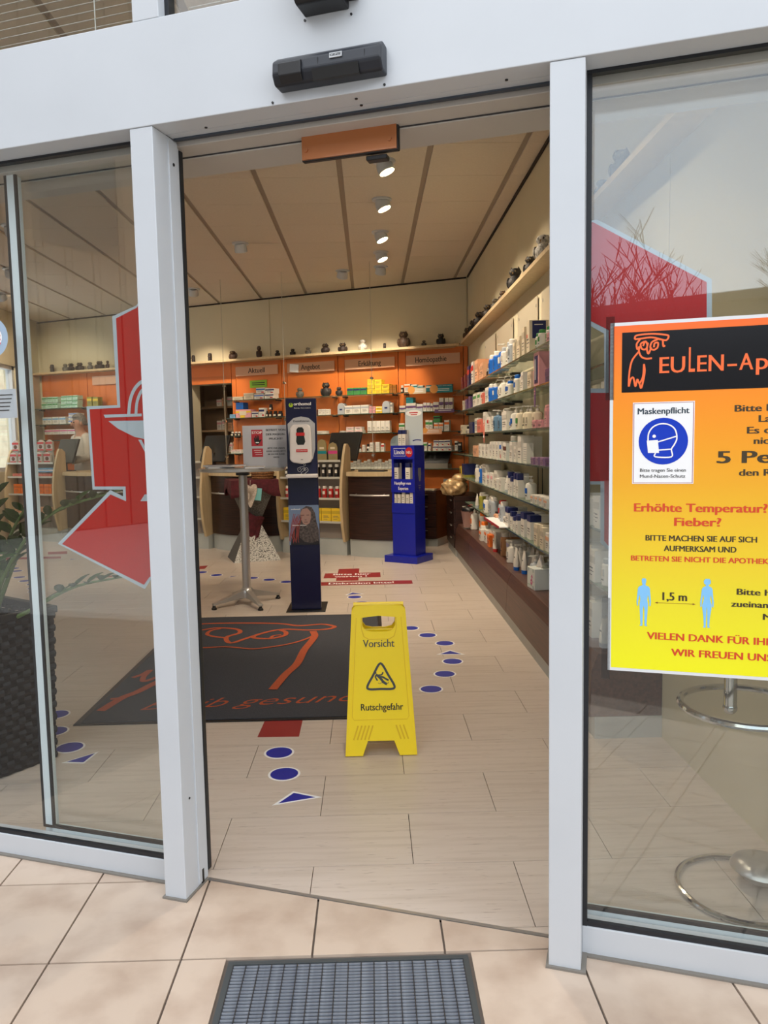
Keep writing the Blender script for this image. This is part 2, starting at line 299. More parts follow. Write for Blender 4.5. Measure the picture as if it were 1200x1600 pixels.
D={'emL':[[-0.2771,1.7476],[-0.1898,1.7745],[-0.1247,1.8407],[-0.0792,1.781],[-0.1215,0.9453],[-0.1844,0.9304],[-0.2064,0.9006],[-0.5275,1.0379],[-0.3161,1.2134],[-0.2701,1.1933],[-0.2688,1.2144],[-0.3818,1.2143],[-0.3879,1.4768],[-0.2745,1.4773]],'emLi':[[-0.263,1.741],[-0.1891,1.7673],[-0.1254,1.8257],[-0.0884,1.7723],[-0.1307,0.945],[-0.1868,0.9405],[-0.2085,0.9143],[-0.51,1.0372],[-0.3157,1.1992],[-0.2592,1.1777],[-0.2583,1.2245],[-0.3727,1.2245],[-0.3766,1.4675],[-0.2634,1.4691]],'bowl':[[-0.309,1.4288],[-0.1885,1.4277],[-0.096,1.4268],[-0.1141,1.4005],[-0.1667,1.3674],[-0.2177,1.3782],[-0.2742,1.4041]],'bowlr':[[-0.3255,1.4491],[-0.1874,1.4487],[-0.1878,1.4404],[-0.3202,1.4395]],'bowlf':[[-0.2068,1.1785],[-0.1901,1.1996],[-0.1586,1.1996],[-0.1597,1.1788]],'bowls':[[-0.2038,1.3691],[-0.1923,1.3689],[-0.1691,1.3233],[-0.1751,1.3184]],'arc':[[[-0.2339,1.4475],[-0.2257,1.4914],[-0.2096,1.5226],[-0.1856,1.5435],[-0.1627,1.5475]],[[-0.2081,1.4468],[-0.2013,1.4857],[-0.1842,1.5168],[-0.164,1.5233]]],'emR':[[1.077,1.8594],[1.1046,1.8804],[1.1592,1.8938],[1.4294,1.7266],[1.4326,1.5602]],'emRo':[[1.077,1.8878],[1.1592,1.8938],[1.4294,1.7266],[1.4365,1.3972],[1.438,1.3187],[1.1891,1.3225],[1.1912,1.0576],[1.1816,1.0574],[1.1803,1.2288],[1.0789,1.229]],'emRi':[[1.077,1.8752],[1.1495,1.8897],[1.4188,1.7198],[1.4233,1.3975],[1.4246,1.3315],[1.178,1.3357],[1.1787,1.2371],[1.0788,1.2373]],'emRw':[[1.1056,1.6539],[1.1334,1.6401],[1.1786,1.6115],[1.1797,1.4771],[1.1063,1.4799]],'owl':[[[1.2513,1.5828],[1.2558,1.5919],[1.2903,1.5937],[1.3202,1.5898],[1.3276,1.5862],[1.3248,1.5786],[1.3174,1.5775],[1.2905,1.5852],[1.2634,1.5836],[1.2513,1.5828]],[[1.2634,1.5821],[1.256,1.5715],[1.2577,1.5589],[1.2621,1.5649],[1.2613,1.554],[1.2669,1.5411],[1.2776,1.5359],[1.2911,1.5362]],[[1.274,1.5768],[1.2651,1.571],[1.2682,1.5593],[1.2773,1.5588],[1.2802,1.5686],[1.2756,1.5767],[1.2703,1.566]],[[1.2816,1.5733],[1.2794,1.5593],[1.2828,1.5472],[1.2893,1.5619]],[[1.3069,1.5812],[1.2906,1.5743],[1.2872,1.5605],[1.2953,1.556],[1.3033,1.5612],[1.3041,1.572],[1.2966,1.5709],[1.2952,1.5616]],[[1.3069,1.5796],[1.3144,1.5777],[1.3161,1.5636],[1.3205,1.5649]],[[1.2601,1.5525],[1.2458,1.5327],[1.24,1.5045],[1.2388,1.4712],[1.2432,1.4885],[1.2493,1.4915],[1.2541,1.4707],[1.2584,1.4879],[1.2631,1.4782],[1.2711,1.4937],[1.2732,1.5235]],[[1.2732,1.5235],[1.2749,1.503],[1.2678,1.467],[1.2631,1.4782]]],'p_poster':[[1.1942,1.6232],[1.1966,0.7665]],'p_hdr':[[1.222,1.6005],[1.2234,1.4555]],'p_card':[[1.2482,1.4327],[1.2503,1.2352],[1.3889,1.431]],'p_circ':[[1.3198,1.338],[1.2617,1.339],[1.319,1.394]],'p_eulen_l':[[1.3092,1.501],[1.3086,1.54],[1.5422,1.5111]],'p_l1':[[1.2604,1.4045],[1.3763,1.4053]],'p_l2':[[1.2671,1.2647],[1.3709,1.2664]],'p_l3':[[1.2673,1.2497],[1.3695,1.2511]],'p_t1':[[1.4763,1.4042]],'p_t2':[[1.5278,1.3799]],'p_t3':[[1.5038,1.3531]],'p_t4':[[1.5186,1.3282]],'p_t5':[[1.4409,1.2847]],'p_t6':[[1.4886,1.2541]],'p_e1':[[1.2551,1.1668],[1.5501,1.1708]],'p_e2':[[1.348,1.1341],[1.4509,1.1344]],'p_b1':[[1.2823,1.0966],[1.5298,1.0982]],'p_b2':[[1.3247,1.0708],[1.4861,1.0737]],'p_b3':[[1.2489,1.0456],[1.5531,1.0484]],'p_m15':[[1.3236,0.9493],[1.3783,0.9505]],'p_ar':[[1.306,0.943],[1.398,0.9429]],'p_man':[[1.2788,1.0023],[1.2802,0.8823]],'p_wom':[[1.4228,1.0062],[1.4251,0.8853]],'p_h1':[[1.49,0.971]],'p_h2':[[1.4782,0.9412]],'p_h3':[[1.548,0.913]],'p_v1':[[1.2887,0.851],[1.558,0.8521]],'p_v2':[[1.3455,0.8129],[1.559,0.8133]],'mask_head':[[1.2844,1.3398],[1.2859,1.3576],[1.2953,1.3722],[1.312,1.3795],[1.3315,1.3772],[1.3456,1.3652],[1.3497,1.3445],[1.3444,1.3299],[1.3379,1.3182],[1.3382,1.3004],[1.3018,1.3009],[1.3017,1.3098]],'mask_pad':[[1.2816,1.3398],[1.3069,1.3412],[1.3101,1.3097],[1.2848,1.31]],'mask_str':[[[1.307,1.3364],[1.3486,1.3492]],[[1.3089,1.3168],[1.3379,1.3188]]],'mask_eye':[1.2984,1.3502],'mat':[[[-1.5048,5.6154],[-1.2881,5.6942],[-1.0407,5.6983],[-0.7109,5.6531],[-0.5528,5.5704],[-0.385,5.5994],[-0.2967,5.5374],[-0.2894,5.4928],[-0.344,5.4418],[-0.478,5.4329],[-0.6476,5.4699],[-0.7445,5.4152],[-0.8648,5.2629],[-0.9688,5.1181],[-1.0275,5.2775],[-0.9567,5.3929],[-0.9961,5.5023],[-1.143,5.5594],[-1.2469,5.504],[-1.3909,5.4535]],[[-1.0238,5.2574],[-1.1234,5.3061],[-1.1826,5.3722],[-1.1786,5.4763],[-1.1172,5.5352]],[[-0.7445,5.4152],[-0.8231,5.3193],[-0.8314,5.2402],[-0.7179,5.2105],[-0.6266,5.2814],[-0.6277,5.3836],[-0.6766,5.4512]],[[-0.7155,5.2298],[-0.6978,5.2878],[-0.6493,5.3035]],[[-0.4332,5.3866],[-0.4155,5.2824],[-0.4928,5.1328],[-0.5988,5.0304],[-0.7422,4.9601],[-0.8165,4.9524],[-0.9791,5.0162],[-1.1289,5.004],[-1.3476,5.0049]],[[-0.4332,5.3866],[-0.4112,5.2222],[-0.4529,4.8934],[-0.4706,4.586],[-0.5173,4.3714],[-0.5584,4.1006]],[[-1.4024,4.3745],[-1.3635,4.4404],[-1.3425,4.5166],[-1.3439,4.3955],[-1.3253,4.3099],[-1.2957,4.318],[-1.2612,4.3785]],[[-1.397,3.8198],[-1.3514,4.0133],[-1.2973,4.1106],[-1.2421,4.2627],[-1.1615,4.4466]],[[-1.4061,3.9994],[-1.3514,4.0133]]],'matw':[0.03,0.025,0.03,0.02,0.02,0.045,0.03,0.045,0.025],'txt':[[-0.8403,3.8279],[-0.0865,3.871]],'circ':[[-0.425,3.2627],[-0.3783,3.0434],[0.3062,4.0759],[0.4073,4.3424],[0.4787,4.5927],[0.4728,5.0164],[0.3741,5.2399],[0.2649,5.4545],[-0.0968,6.3635],[-0.161,6.6127],[-1.619,7.9027],[-1.2165,7.687],[-1.0303,7.5644],[-0.844,7.4258],[-1.8168,8.1015],[-1.6169,3.8177],[-1.5331,3.5854],[-1.3821,3.3813],[-3.5433,7.8042],[-3.3784,7.6021],[-3.2705,7.3793],[-3.7044,8.0297],[-3.9223,8.4417],[-4.0412,8.6394],[-4.1892,8.9094],[-3.1899,7.2057]],'tri':[[[-0.3257,2.8829],[-0.3933,2.7697],[-0.2103,2.8273]],[[0.4895,4.8477],[0.3942,4.7501],[0.5749,4.7349]],[[-0.1884,6.832],[-0.2478,6.7071],[-0.0782,6.7461]],[[-1.4598,7.8226],[-1.4658,7.7481],[-1.3827,7.8321]],[[-1.3514,3.211],[-1.2511,3.1982],[-1.2309,3.3276]],[[-3.6484,9.204],[-3.6553,9.2813],[-3.5476,9.2408]]],'red':[[[-0.5407,3.6616],[-0.3558,3.6578],[-0.3548,3.4429],[-0.547,3.4477]],[[-0.3202,7.7384],[-0.1249,7.7521],[-0.1172,7.1348],[-0.316,7.1417]],[[-0.5137,7.5048],[0.0812,7.5404],[0.0785,7.346],[-0.5025,7.3295]],[[-0.4877,7.0972],[0.4553,7.1332],[0.4457,6.9896],[-0.4786,6.9554]],[[-1.9276,8.5206],[-1.842,8.5541],[-1.8307,8.3331],[-1.8903,8.3195]],[[-4.2076,9.9636],[-3.9691,9.9872],[-3.8737,9.7425],[-4.1067,9.7201]],[[-4.5475,9.5104],[-3.8663,9.5212],[-3.7994,9.3531],[-4.4688,9.3429]],[[-2.8733,7.9395],[-2.6852,8.0323],[-2.6589,7.9514],[-2.8592,7.8998]]],'pot':[[-1.3898,3.0816,0.0],[-1.4885,2.9476,0.0]],'potw':[[-1.2991,3.05,0.7496],[-1.3756,3.05,0.0138],[-1.4975,3.05,0.6238],[-1.3121,3.05,1.1729],[-0.9732,3.05,1.1662],[-1.3006,3.05,0.7236],[-1.001,3.05,0.8596],[-1.4802,3.05,0.8957],[-1.2946,3.05,0.8272]],'rs':{1:[('C','maroon',8.75,8.906,0.145),('C','maroon',8.56,8.695,0.158),('C','maroon',8.397,8.546,0.176),('C','navy_red',8.209,8.377,0.215),('C','navy_red',8.047,8.197,0.227),('C','white_red',7.857,8.0,0.321),('C','peach',7.613,7.818,0.222),('C','peach',7.408,7.586,0.144),('C','peach',7.223,7.398,0.151),('J','grey_black',6.932,7.204,0.121),('B','blue',6.749,6.906,0.171),('B','blue',6.599,6.728,0.186),('P','blue_white',6.34,6.587,0.24),('B','white',6.163,6.304,0.168),('B','white',5.995,6.128,0.187),('B','silver',5.789,5.978,0.186),('C','cream',5.684,5.759,0.138),('C','cream',5.569,5.67,0.13),('C','cream',5.458,5.555,0.154),('C','cream',5.365,5.445,0.125),('C','cream',5.262,5.352,0.189),('C','blue_panel',5.151,5.25,0.215),('B','green_cap',4.954,5.092,0.111),('B','green_cap',4.791,4.938,0.112),('B','green_cap',4.63,4.771,0.108),('C','pink',4.515,4.61,0.053)],2:[('C','cream',8.654,8.772,0.109),('C','purple',8.454,8.613,0.115),('C','purple',8.294,8.434,0.121),('C','purple',8.121,8.275,0.126),('C','navy',7.916,8.091,0.115),('C','green_white',7.666,7.887,0.127),('C','green_white',7.493,7.65,0.131),('C','white_red',7.322,7.483,0.121),('C','coral',7.197,7.308,0.105),('C','white',6.959,7.178,0.142),('B','blue',6.778,6.937,0.158),('B','blue_white',6.622,6.761,0.148),('P','white',6.427,6.582,0.169),('P','white',6.208,6.408,0.175),('P','white_blue',6.003,6.19,0.163),('B','white_blue',5.874,5.987,0.114),('B','white_blue',5.574,5.858,0.141),('C','white',5.436,5.546,0.111),('C','white',5.342,5.422,0.13),('B','silver',5.178,5.316,0.111),('C','cream',5.046,5.165,0.108),('C','pink_window',4.866,5.023,0.227),('C','purple',4.57,4.749,0.089)],3:[('C','cream',8.759,8.975,0.102),('J','clear',8.486,8.675,0.083),('J','clear',8.28,8.46,0.089),('C','navy',7.96,8.255,0.116),('C','grey_white',7.626,7.902,0.148),('C','coral',7.319,7.599,0.128),('C','white',7.128,7.27,0.187),('C','white_red',6.924,7.104,0.135),('C','white',6.816,6.902,0.126),('C','white',6.711,6.803,0.137),('P','slate',6.51,6.69,0.184),('P','slate',6.358,6.491,0.173),('B','slate',6.213,6.347,0.181),('C','white',5.991,6.196,0.151),('P','white_blue',5.862,5.975,0.131),('P','white_blue',5.723,5.846,0.173),('P','green_cream',5.563,5.708,0.168),('P','cream',5.357,5.548,0.167),('P','cream',5.184,5.336,0.156),('P','cream',5.04,5.167,0.152),('C','pink',4.903,5.012,0.052),('C','pink',4.795,4.899,0.051),('C','pink',4.698,4.791,0.05),('C','pink',4.628,4.688,0.117),('C','pink',4.56,4.622,0.115),('C','cream',3.72,3.82,0.17),('C','cream',3.62,3.7,0.18),('C','grey_white',3.52,3.6,0.19),('C','cream',3.4,3.5,0.19)],4:[('C','peach',7.609,7.914,0.111),('C','white',7.453,7.583,0.13),('C','white',7.313,7.438,0.121),('C','white',7.178,7.298,0.126),('C','white',7.047,7.163,0.12),('C','white',6.922,7.034,0.128),('C','white',6.779,6.878,0.152),('C','white',6.675,6.767,0.153),('C','white',6.571,6.663,0.153),('C','white',6.469,6.559,0.151),('C','white',6.374,6.457,0.152),('C','white_blue',6.282,6.363,0.15),('C','brown_white',6.147,6.26,0.143),('C','brown_white',6.018,6.137,0.137),('B','teal',5.849,6.004,0.193),('C','white',5.726,5.834,0.15),('C','white',5.643,5.717,0.115),('C','white_red',5.55,5.631,0.194),('C','white',5.412,5.542,0.184),('C','white_lined',5.28,5.396,0.139),('C','mauve',4.978,5.059,0.048),('C','mauve',4.895,4.971,0.05),('C','mauve',4.812,4.888,0.049),('C','mauve',4.728,4.806,0.048),('C','purple',4.569,4.718,0.049),('C','white',3.53,3.64,0.13),('C','cream',3.4,3.5,0.12)],5:[('B','white',7.694,7.839,0.172),('B','blue_white',7.472,7.673,0.174),('C','grey_white',7.222,7.431,0.19),('C','white',7.104,7.198,0.104),('C','white',6.967,7.09,0.115),('C','white_pink',6.848,6.953,0.126),('C','white_pink',6.737,6.835,0.124),('C','white',6.585,6.72,0.154),('C','white',6.456,6.573,0.094),('C','white',6.327,6.44,0.068),('C','white',6.225,6.316,0.109),('T','white',6.051,6.197,0.135),('C','navy_top',5.951,6.018,0.168),('C','navy_top',5.877,5.942,0.171),('C','navy_top',5.811,5.868,0.141),('C','navy_top',5.746,5.801,0.142),('C','navy_top',5.671,5.731,0.171),('C','navy_top',5.603,5.662,0.174),('C','navy_top',5.531,5.594,0.172),('P','white_blue',5.181,5.47,0.166),('C','white_peach',5.002,5.072,0.056),('C','white_peach',4.926,4.995,0.055),('C','white_peach',4.847,4.92,0.057),('C','white_peach',4.765,4.84,0.058),('C','white_peach',4.687,4.759,0.059),('C','white_peach',4.607,4.681,0.058),('C','white',3.93,4.02,0.12),('C','white',3.8,3.9,0.12),('C','white',3.7,3.78,0.13),('C','white',3.62,3.69,0.14),('C','white',3.54,3.61,0.15),('C','white',3.44,3.53,0.15)],6:[('T','white',7.712,7.858,0.142),('B','olive',7.487,7.69,0.167),('P','white_blue',7.31,7.446,0.163),('P','white_blue',7.15,7.295,0.167),('B','silver',6.889,7.121,0.174),('B','silver',6.739,6.868,0.177),('J','peach',6.615,6.718,0.051),('B','silver_red',6.399,6.595,0.162),('B','silver',6.269,6.38,0.165),('C','white',6.057,6.232,0.053),('C','navy_top',5.892,6.023,0.149),('C','navy_top',5.812,5.876,0.136),('C','navy_top',5.735,5.803,0.106),('C','navy_top',5.668,5.726,0.11),('C','navy_top',5.601,5.66,0.136),('C','navy_top',5.515,5.586,0.134),('C','navy_top',5.337,5.459,0.171),('C','navy_top',5.183,5.298,0.166),('C','cream',4.889,4.991,0.138),('C','cream',4.791,4.877,0.14),('C','cream',4.696,4.784,0.137),('C','white_peach',4.596,4.686,0.112),('C','white',3.98,4.1,0.15),('C','white',3.84,3.95,0.15),('C','white',3.72,3.8,0.16),('C','white',3.6,3.7,0.15),('B','white',3.48,3.57,0.13),('C','cream',3.36,3.46,0.16)],7:[('P','white_skyblue',8.453,8.805,0.214),('P','white_orange',7.974,8.386,0.24),('B','white_orange',7.492,7.914,0.24),('B','white_orange',7.186,7.466,0.175),('C','navy_red',7.351,7.455,0.093),('C','white_orange',7.21,7.336,0.105),('C','white_orange',7.066,7.191,0.117),('C','white_orange',6.926,7.047,0.128),('C','orange',6.784,6.908,0.106),('C','white_orange',6.63,6.766,0.148),('T','white_red',6.42,6.613,0.162),('B','tan',6.175,6.373,0.198),('C','white_lilac',6.058,6.157,0.153),('P','white',5.785,6.044,0.174),('P','white',5.631,5.769,0.17),('T','blue_base',5.498,5.625,0.166),('T','blue_base',5.331,5.484,0.166),('T','blue_base',5.166,5.312,0.151),('P','silver',4.955,5.156,0.183),('T','blue_base',4.461,4.567,0.121),('C','white',3.94,4.02,0.16),('T','white',3.82,3.9,0.14),('C','white',3.7,3.78,0.17),('C','white',3.6,3.68,0.17),('T','white',3.5,3.57,0.12),('T','white',3.41,3.48,0.13)]},'bs':[('C','cream',-3.484,-3.301,1.98,0.047),('C','cream',-3.292,-3.121,1.98,0.091),('C','white_blue',-3.114,-2.954,1.98,0.069),('C','white_blue',-3.084,-2.934,2.06,0.078),('C','white_navy',-2.94,-2.791,1.98,0.07),('C','white_navy',-2.932,-2.783,2.05,0.074),('C','skyblue',-3.543,-3.443,1.725,0.054),('C','pink_yellow',-3.44,-3.173,1.725,0.117),('C','blue',-3.431,-3.304,1.85,0.093),('C','white_navy',-3.164,-3.053,1.725,0.079),('C','white_navy',-3.044,-2.953,1.725,0.129),('J','dark',-2.939,-2.893,1.725,0.084),('J','dark',-2.886,-2.835,1.725,0.081),('J','dark',-2.889,-2.83,1.82,0.081),('J','dark',-2.822,-2.756,1.725,0.081),('J','dark',-2.749,-2.672,1.725,0.077),('J','dark_white',-3.543,-3.488,1.467,0.062),('J','dark_white',-3.48,-3.429,1.467,0.062),('J','dark_white',-3.421,-3.374,1.467,0.061),('C','brown',-2.132,-2.098,1.725,0.073),('C','white',-2.088,-2.032,1.725,0.081),('C','white',-2.029,-1.976,1.725,0.081),('C','white',-1.972,-1.92,1.725,0.078),('C','white',-2.135,-1.996,1.467,0.041),('C','white_pink',-3.54,-3.457,1.215,0.054),('C','white_pink',-3.451,-3.365,1.215,0.054),('C','green_blue',-1.642,-1.548,1.98,0.094),('C','green_blue',-1.544,-1.45,1.98,0.093),('C','green_blue',-1.446,-1.353,1.98,0.09),('C','yellow',-1.343,-1.24,1.98,0.062),('C','yellow',-1.236,-1.134,1.98,0.062),('C','yellow',-1.131,-1.023,1.98,0.061),('C','yellow',-1.341,-1.238,2.05,0.062),('C','yellow',-1.235,-1.133,2.04,0.06),('C','yellow',-1.129,-1.022,2.04,0.06),('C','yellow',-1.34,-1.242,2.11,0.063),('C','yellow',-1.237,-1.132,2.1,0.063),('C','amber',-1.016,-0.977,1.98,0.107),('C','amber',-0.972,-0.927,1.98,0.108),('J','dark_white',-0.869,-0.823,1.98,0.094),('C','white_orange',-0.811,-0.724,1.98,0.106),('C','white_teal',-0.717,-0.631,1.98,0.097),('C','white_teal',-0.622,-0.548,1.98,0.081),('C','teal_white',-0.509,-0.419,1.98,0.078),('C','teal_white',-0.409,-0.352,1.98,0.078),('C','teal_white',-0.347,-0.288,1.98,0.079),('C','teal_white',-0.283,-0.225,1.98,0.08),('C','teal_white',-0.22,-0.159,1.98,0.081),('C','silver_round',-1.791,-1.688,1.725,0.15),('C','white_silver',-1.684,-1.564,1.725,0.113),('C','white_silver',-1.561,-1.446,1.725,0.114),('C','white_silver',-1.442,-1.328,1.725,0.115),('C','pink',-1.321,-1.232,1.725,0.047),('C','pink',-1.32,-1.23,1.77,0.043),('C','yellow_white',-1.225,-1.133,1.725,0.043),('C','yellow_white',-1.224,-1.132,1.77,0.043),('C','silver_round',-1.129,-1.021,1.725,0.154),('C','grey_white',-1.014,-0.982,1.725,0.129),('C','white_purple',-0.885,-0.797,1.725,0.085),('C','white_purple',-0.791,-0.651,1.725,0.115),('C','teal',-0.789,-0.69,1.83,0.082),('C','white_purple',-0.643,-0.555,1.725,0.097),('C','white_purple',-0.55,-0.506,1.725,0.112),('C','white_purple',-0.501,-0.458,1.725,0.11),('C','white_purple',-0.453,-0.419,1.725,0.099),('C','white_purple',-0.414,-0.336,1.725,0.115),('C','white_purple',-0.331,-0.272,1.725,0.166),('C','white_purple',-0.256,-0.206,1.725,0.164),('C','white_purple',-0.201,-0.149,1.725,0.163),('C','white_pink',-1.67,-1.553,1.467,0.041),('C','white_pink',-1.669,-1.559,1.51,0.041),('C','white_pink',-1.539,-1.427,1.467,0.042),('C','white_pink',-1.534,-1.437,1.51,0.041),('C','white_tall',-1.351,-1.289,1.467,0.156),('C','white_tall',-1.285,-1.223,1.467,0.156),('C','white_tall',-1.22,-1.158,1.467,0.155),('C','white_tall',-1.155,-1.094,1.467,0.155),('C','white_tall',-1.09,-1.026,1.467,0.155),('C','grey_white',-1.767,-1.701,1.467,0.035),('C','green_white',-0.895,-0.812,1.467,0.114),('C','green_white',-0.523,-0.477,1.467,0.147),('C','green_white',-0.472,-0.426,1.467,0.143),('C','dark_green',-0.414,-0.322,1.58,0.084),('C','white_orange',-0.406,-0.347,1.467,0.108),('C','white_orange',-0.342,-0.282,1.467,0.108),('C','white_orange',-0.267,-0.199,1.467,0.138),('C','white',-1.554,-1.52,1.215,0.077),('J','white',-1.487,-1.451,1.215,0.063),('C','white',-1.433,-1.395,1.215,0.094),('J','white_black',-1.376,-1.331,1.215,0.103),('C','white',-1.32,-1.268,1.215,0.122),('C','white_lined',-1.238,-1.182,1.215,0.126),('C','white_red',-1.156,-1.113,1.215,0.107),('C','white_green',-0.565,-0.507,1.215,0.113),('C','white_navy',-0.49,-0.453,1.215,0.099),('C','white_navy',-0.426,-0.352,1.215,0.067),('C','white_navy',-0.35,-0.273,1.215,0.065),('C','white_navy',-0.271,-0.172,1.215,0.065),('C','white_navy',-0.417,-0.346,1.28,0.071),('C','white_navy',-0.344,-0.272,1.28,0.072),('C','white_navy',-0.27,-0.192,1.28,0.074),('C','white_black',-0.129,-0.088,1.215,0.124),('C','black_white',-0.081,-0.044,1.215,0.105),('C','green_mint',-7.205,-7.091,1.98,0.089),('C','green_mint',-7.086,-6.973,1.98,0.09),('C','green_mint',-6.968,-6.851,1.98,0.092),('C','green_mint',-7.198,-7.084,2.08,0.087),('C','green_mint',-7.079,-6.966,2.08,0.087),('C','green_mint',-6.961,-6.844,2.08,0.085),('C','green_mint',-6.786,-6.672,1.98,0.063),('C','green_mint',-6.668,-6.553,1.98,0.063),('C','green_mint',-6.548,-6.432,1.98,0.063),('C','green_mint',-6.781,-6.667,2.05,0.063),('C','green_mint',-6.663,-6.548,2.05,0.063),('C','green_mint',-6.543,-6.427,2.04,0.062),('C','green_mint',-6.776,-6.662,2.11,0.063),('C','green_mint',-6.658,-6.543,2.11,0.063),('C','green_mint',-6.538,-6.422,2.11,0.062),('C','white_skyblue',-7.198,-7.101,1.725,0.116),('C','white_skyblue',-7.097,-7.001,1.725,0.116),('C','white_skyblue',-6.987,-6.843,1.725,0.117),('C','white_skyblue',-6.838,-6.695,1.725,0.117),('C','white_blue',-6.646,-6.443,1.725,0.056),('C','white_blue',-6.642,-6.439,1.79,0.055),('C','white_blue',-6.637,-6.435,1.84,0.055),('C','white_magenta',-7.175,-7.01,1.56,0.081),('C','white_magenta',-7.006,-6.843,1.56,0.081),('C','white_magenta',-6.838,-6.677,1.56,0.08),('C','white_magenta',-6.672,-6.513,1.56,0.08),('C','olive_yellow',-6.228,-6.131,1.98,0.155),('C','olive_yellow',-6.109,-6.003,1.98,0.148)],'ob':[('s',-4.215,0.11),('s',-3.918,0.122),('w',-3.52,0.134),('t',-3.071,0.176),('r',-2.769,0.093),('r',-2.521,0.098),('g',-2.276,0.103),('R',-2.007,0.134),('R',-1.741,0.127),('W',-1.44,0.152),('s',-1.12,0.081),('B',-0.849,0.213),('g',-0.566,0.081),('D',-0.333,0.147),('s',-7.029,0.13),('g',-6.743,0.13),('R',-6.623,0.13),('R',-6.438,0.13),('g',-6.221,0.13),('R',-6.024,0.13),('t',-5.861,0.13)],'or':[('B',9.498,0.108),('D',8.956,0.113),('R',8.418,0.117),('R',7.845,0.099),('g',7.409,0.084),('B',7.007,0.079),('D',6.41,0.132),('k',5.822,0.098),('W',5.388,0.131)]}
# ================================================================ large structure
TILE = mat('ceramic_tile', (.775, .70, .63), .4, dark=(.70, .615, .545), scale=(1, 1, 1), nscale=7, coords='World', lo=.32, hi=.58, detail=12, rnd=.03, bump=.05)
GROUT = mat('grout', (.42, .38, .35), .8)
PLANK = mat('vinyl_plank', (.79, .735, .685), .33, dark=(.735, .675, .62), scale=(1.3, 20, 1), nscale=2.0, coords='World', lo=.25, hi=.55, detail=8, rnd=.018)
_t = PLANK.node_tree; _g = _t.nodes.new('ShaderNodeNewGeometry'); _m = _t.nodes.new('ShaderNodeMapping'); _m.inputs['Scale'].default_value = (14, 150, 1); _n = _t.nodes.new('ShaderNodeTexNoise'); _n.inputs['Scale'].default_value = 1.0; _n.inputs['Detail'].default_value = 3
_r = _t.nodes.new('ShaderNodeMapRange'); _r.inputs['From Min'].default_value = .64; _r.inputs['From Max'].default_value = .72; _r.inputs['To Max'].default_value = .55; _x = _t.nodes.new('ShaderNodeMix'); _x.data_type = 'RGBA'; _b = _t.nodes['Principled BSDF']
_l = _b.inputs['Base Color'].links[0].from_socket; _t.links.new(_g.outputs['Position'], _m.inputs['Vector']); _t.links.new(_m.outputs['Vector'], _n.inputs['Vector']); _t.links.new(_n.outputs['Fac'], _r.inputs['Value']); _t.links.new(_r.outputs['Result'], _x.inputs['Factor'])
_t.links.new(_l, _x.inputs[6]); _x.inputs[7].default_value = lin((.48, .40, .34)) + (1,); _t.links.new(_x.outputs[2], _b.inputs['Base Color'])
PBASE = mat('floor_base', (.30, .24, .2), .8)
ASPH = mat('light_paving', (.76, .74, .71), .9, dark=(.70, .68, .65), nscale=12)
CEIL = mat('ceiling_panel', (.82, .775, .71), .8, dark=(.80, .755, .69), nscale=60, rnd=.012)
CTRK = mat('ceiling_track', (.60, .55, .50), .6)
bx = lambda p: (p.x, p.y)
def LX(fr, *P): return [bx(fr(*p)) for p in P]
# --- shop interior outline (counter clockwise)
ROOM = LX(FF, (-5.18, .13), (1.967, .13)) + [bx(FB(0, 0)), bx(FB(-7.48, 0))]
ROOM[0] = (-5.5, FF(-5.18, .13).y)
# --- pavement with tiles
pav = struct(MB().box(-14, 12, -40, 1.6, -.3, -.012).build('pavement', ASPH))
OUT = LX(FF, (-5, -3), (3.2, -3), (3.2, .115), (-5, .115))
gr = MB().prism(OUT, -.09, -.008).build('pavement', GROUT); struct(gr)
xs = [-1.5, -1.175, -.873, -.525, -.18, .172, .522, .87, 1.21, 1.55]; ys = [.07, .44, .81, 1.18, 1.547, 1.917, 2.287, 2.657]
GRX0, GRX1, GRY0, GRY1 = -.402, .236, 1.50, 1.908
for i in range(len(xs) - 1):
    for j in range(len(ys) - 1):
        p = [(xs[i] + .003, ys[j] + .003), (xs[i + 1] - .003, ys[j] + .003), (xs[i + 1] - .003, ys[j + 1] - .003), (xs[i] + .003, ys[j + 1] - .003)]
        p = clip(p, OUT)
        if not p or area(p) < 4e-4: continue
        x0, x1, y0, y1 = min(q[0] for q in p), max(q[0] for q in p), min(q[1] for q in p), max(q[1] for q in p)
        if x1 > GRX0 and x0 < GRX1 and y1 > GRY0 and y0 < GRY1:      # cut round the grate
            rest = []
            if x0 < GRX0: rest.append(clip(p, [(x0 - 1, y0 - 1), (GRX0 - .004, y0 - 1), (GRX0 - .004, y1 + 1), (x0 - 1, y1 + 1)]))
            if x1 > GRX1: rest.append(clip(p, [(GRX1 + .004, y0 - 1), (x1 + 1, y0 - 1), (x1 + 1, y1 + 1), (GRX1 + .004, y1 + 1)]))
            m0, m1 = max(x0, GRX0 - .004), min(x1, GRX1 + .004)
            if y1 > GRY1 + .006: rest.append([(m0, GRY1 + .006), (m1, GRY1 + .006), (m1, y1), (m0, y1)])
            if y0 < GRY0 - .006: rest.append([(m0, y0), (m1, y0), (m1, GRY0 - .006), (m0, GRY0 - .006)])
            rest = [q for q in rest if q and area(q) > 2e-4]
        else: rest = [p]
        for q in rest: MB().prism(q, -.010, 0).build('tile', TILE, gr)
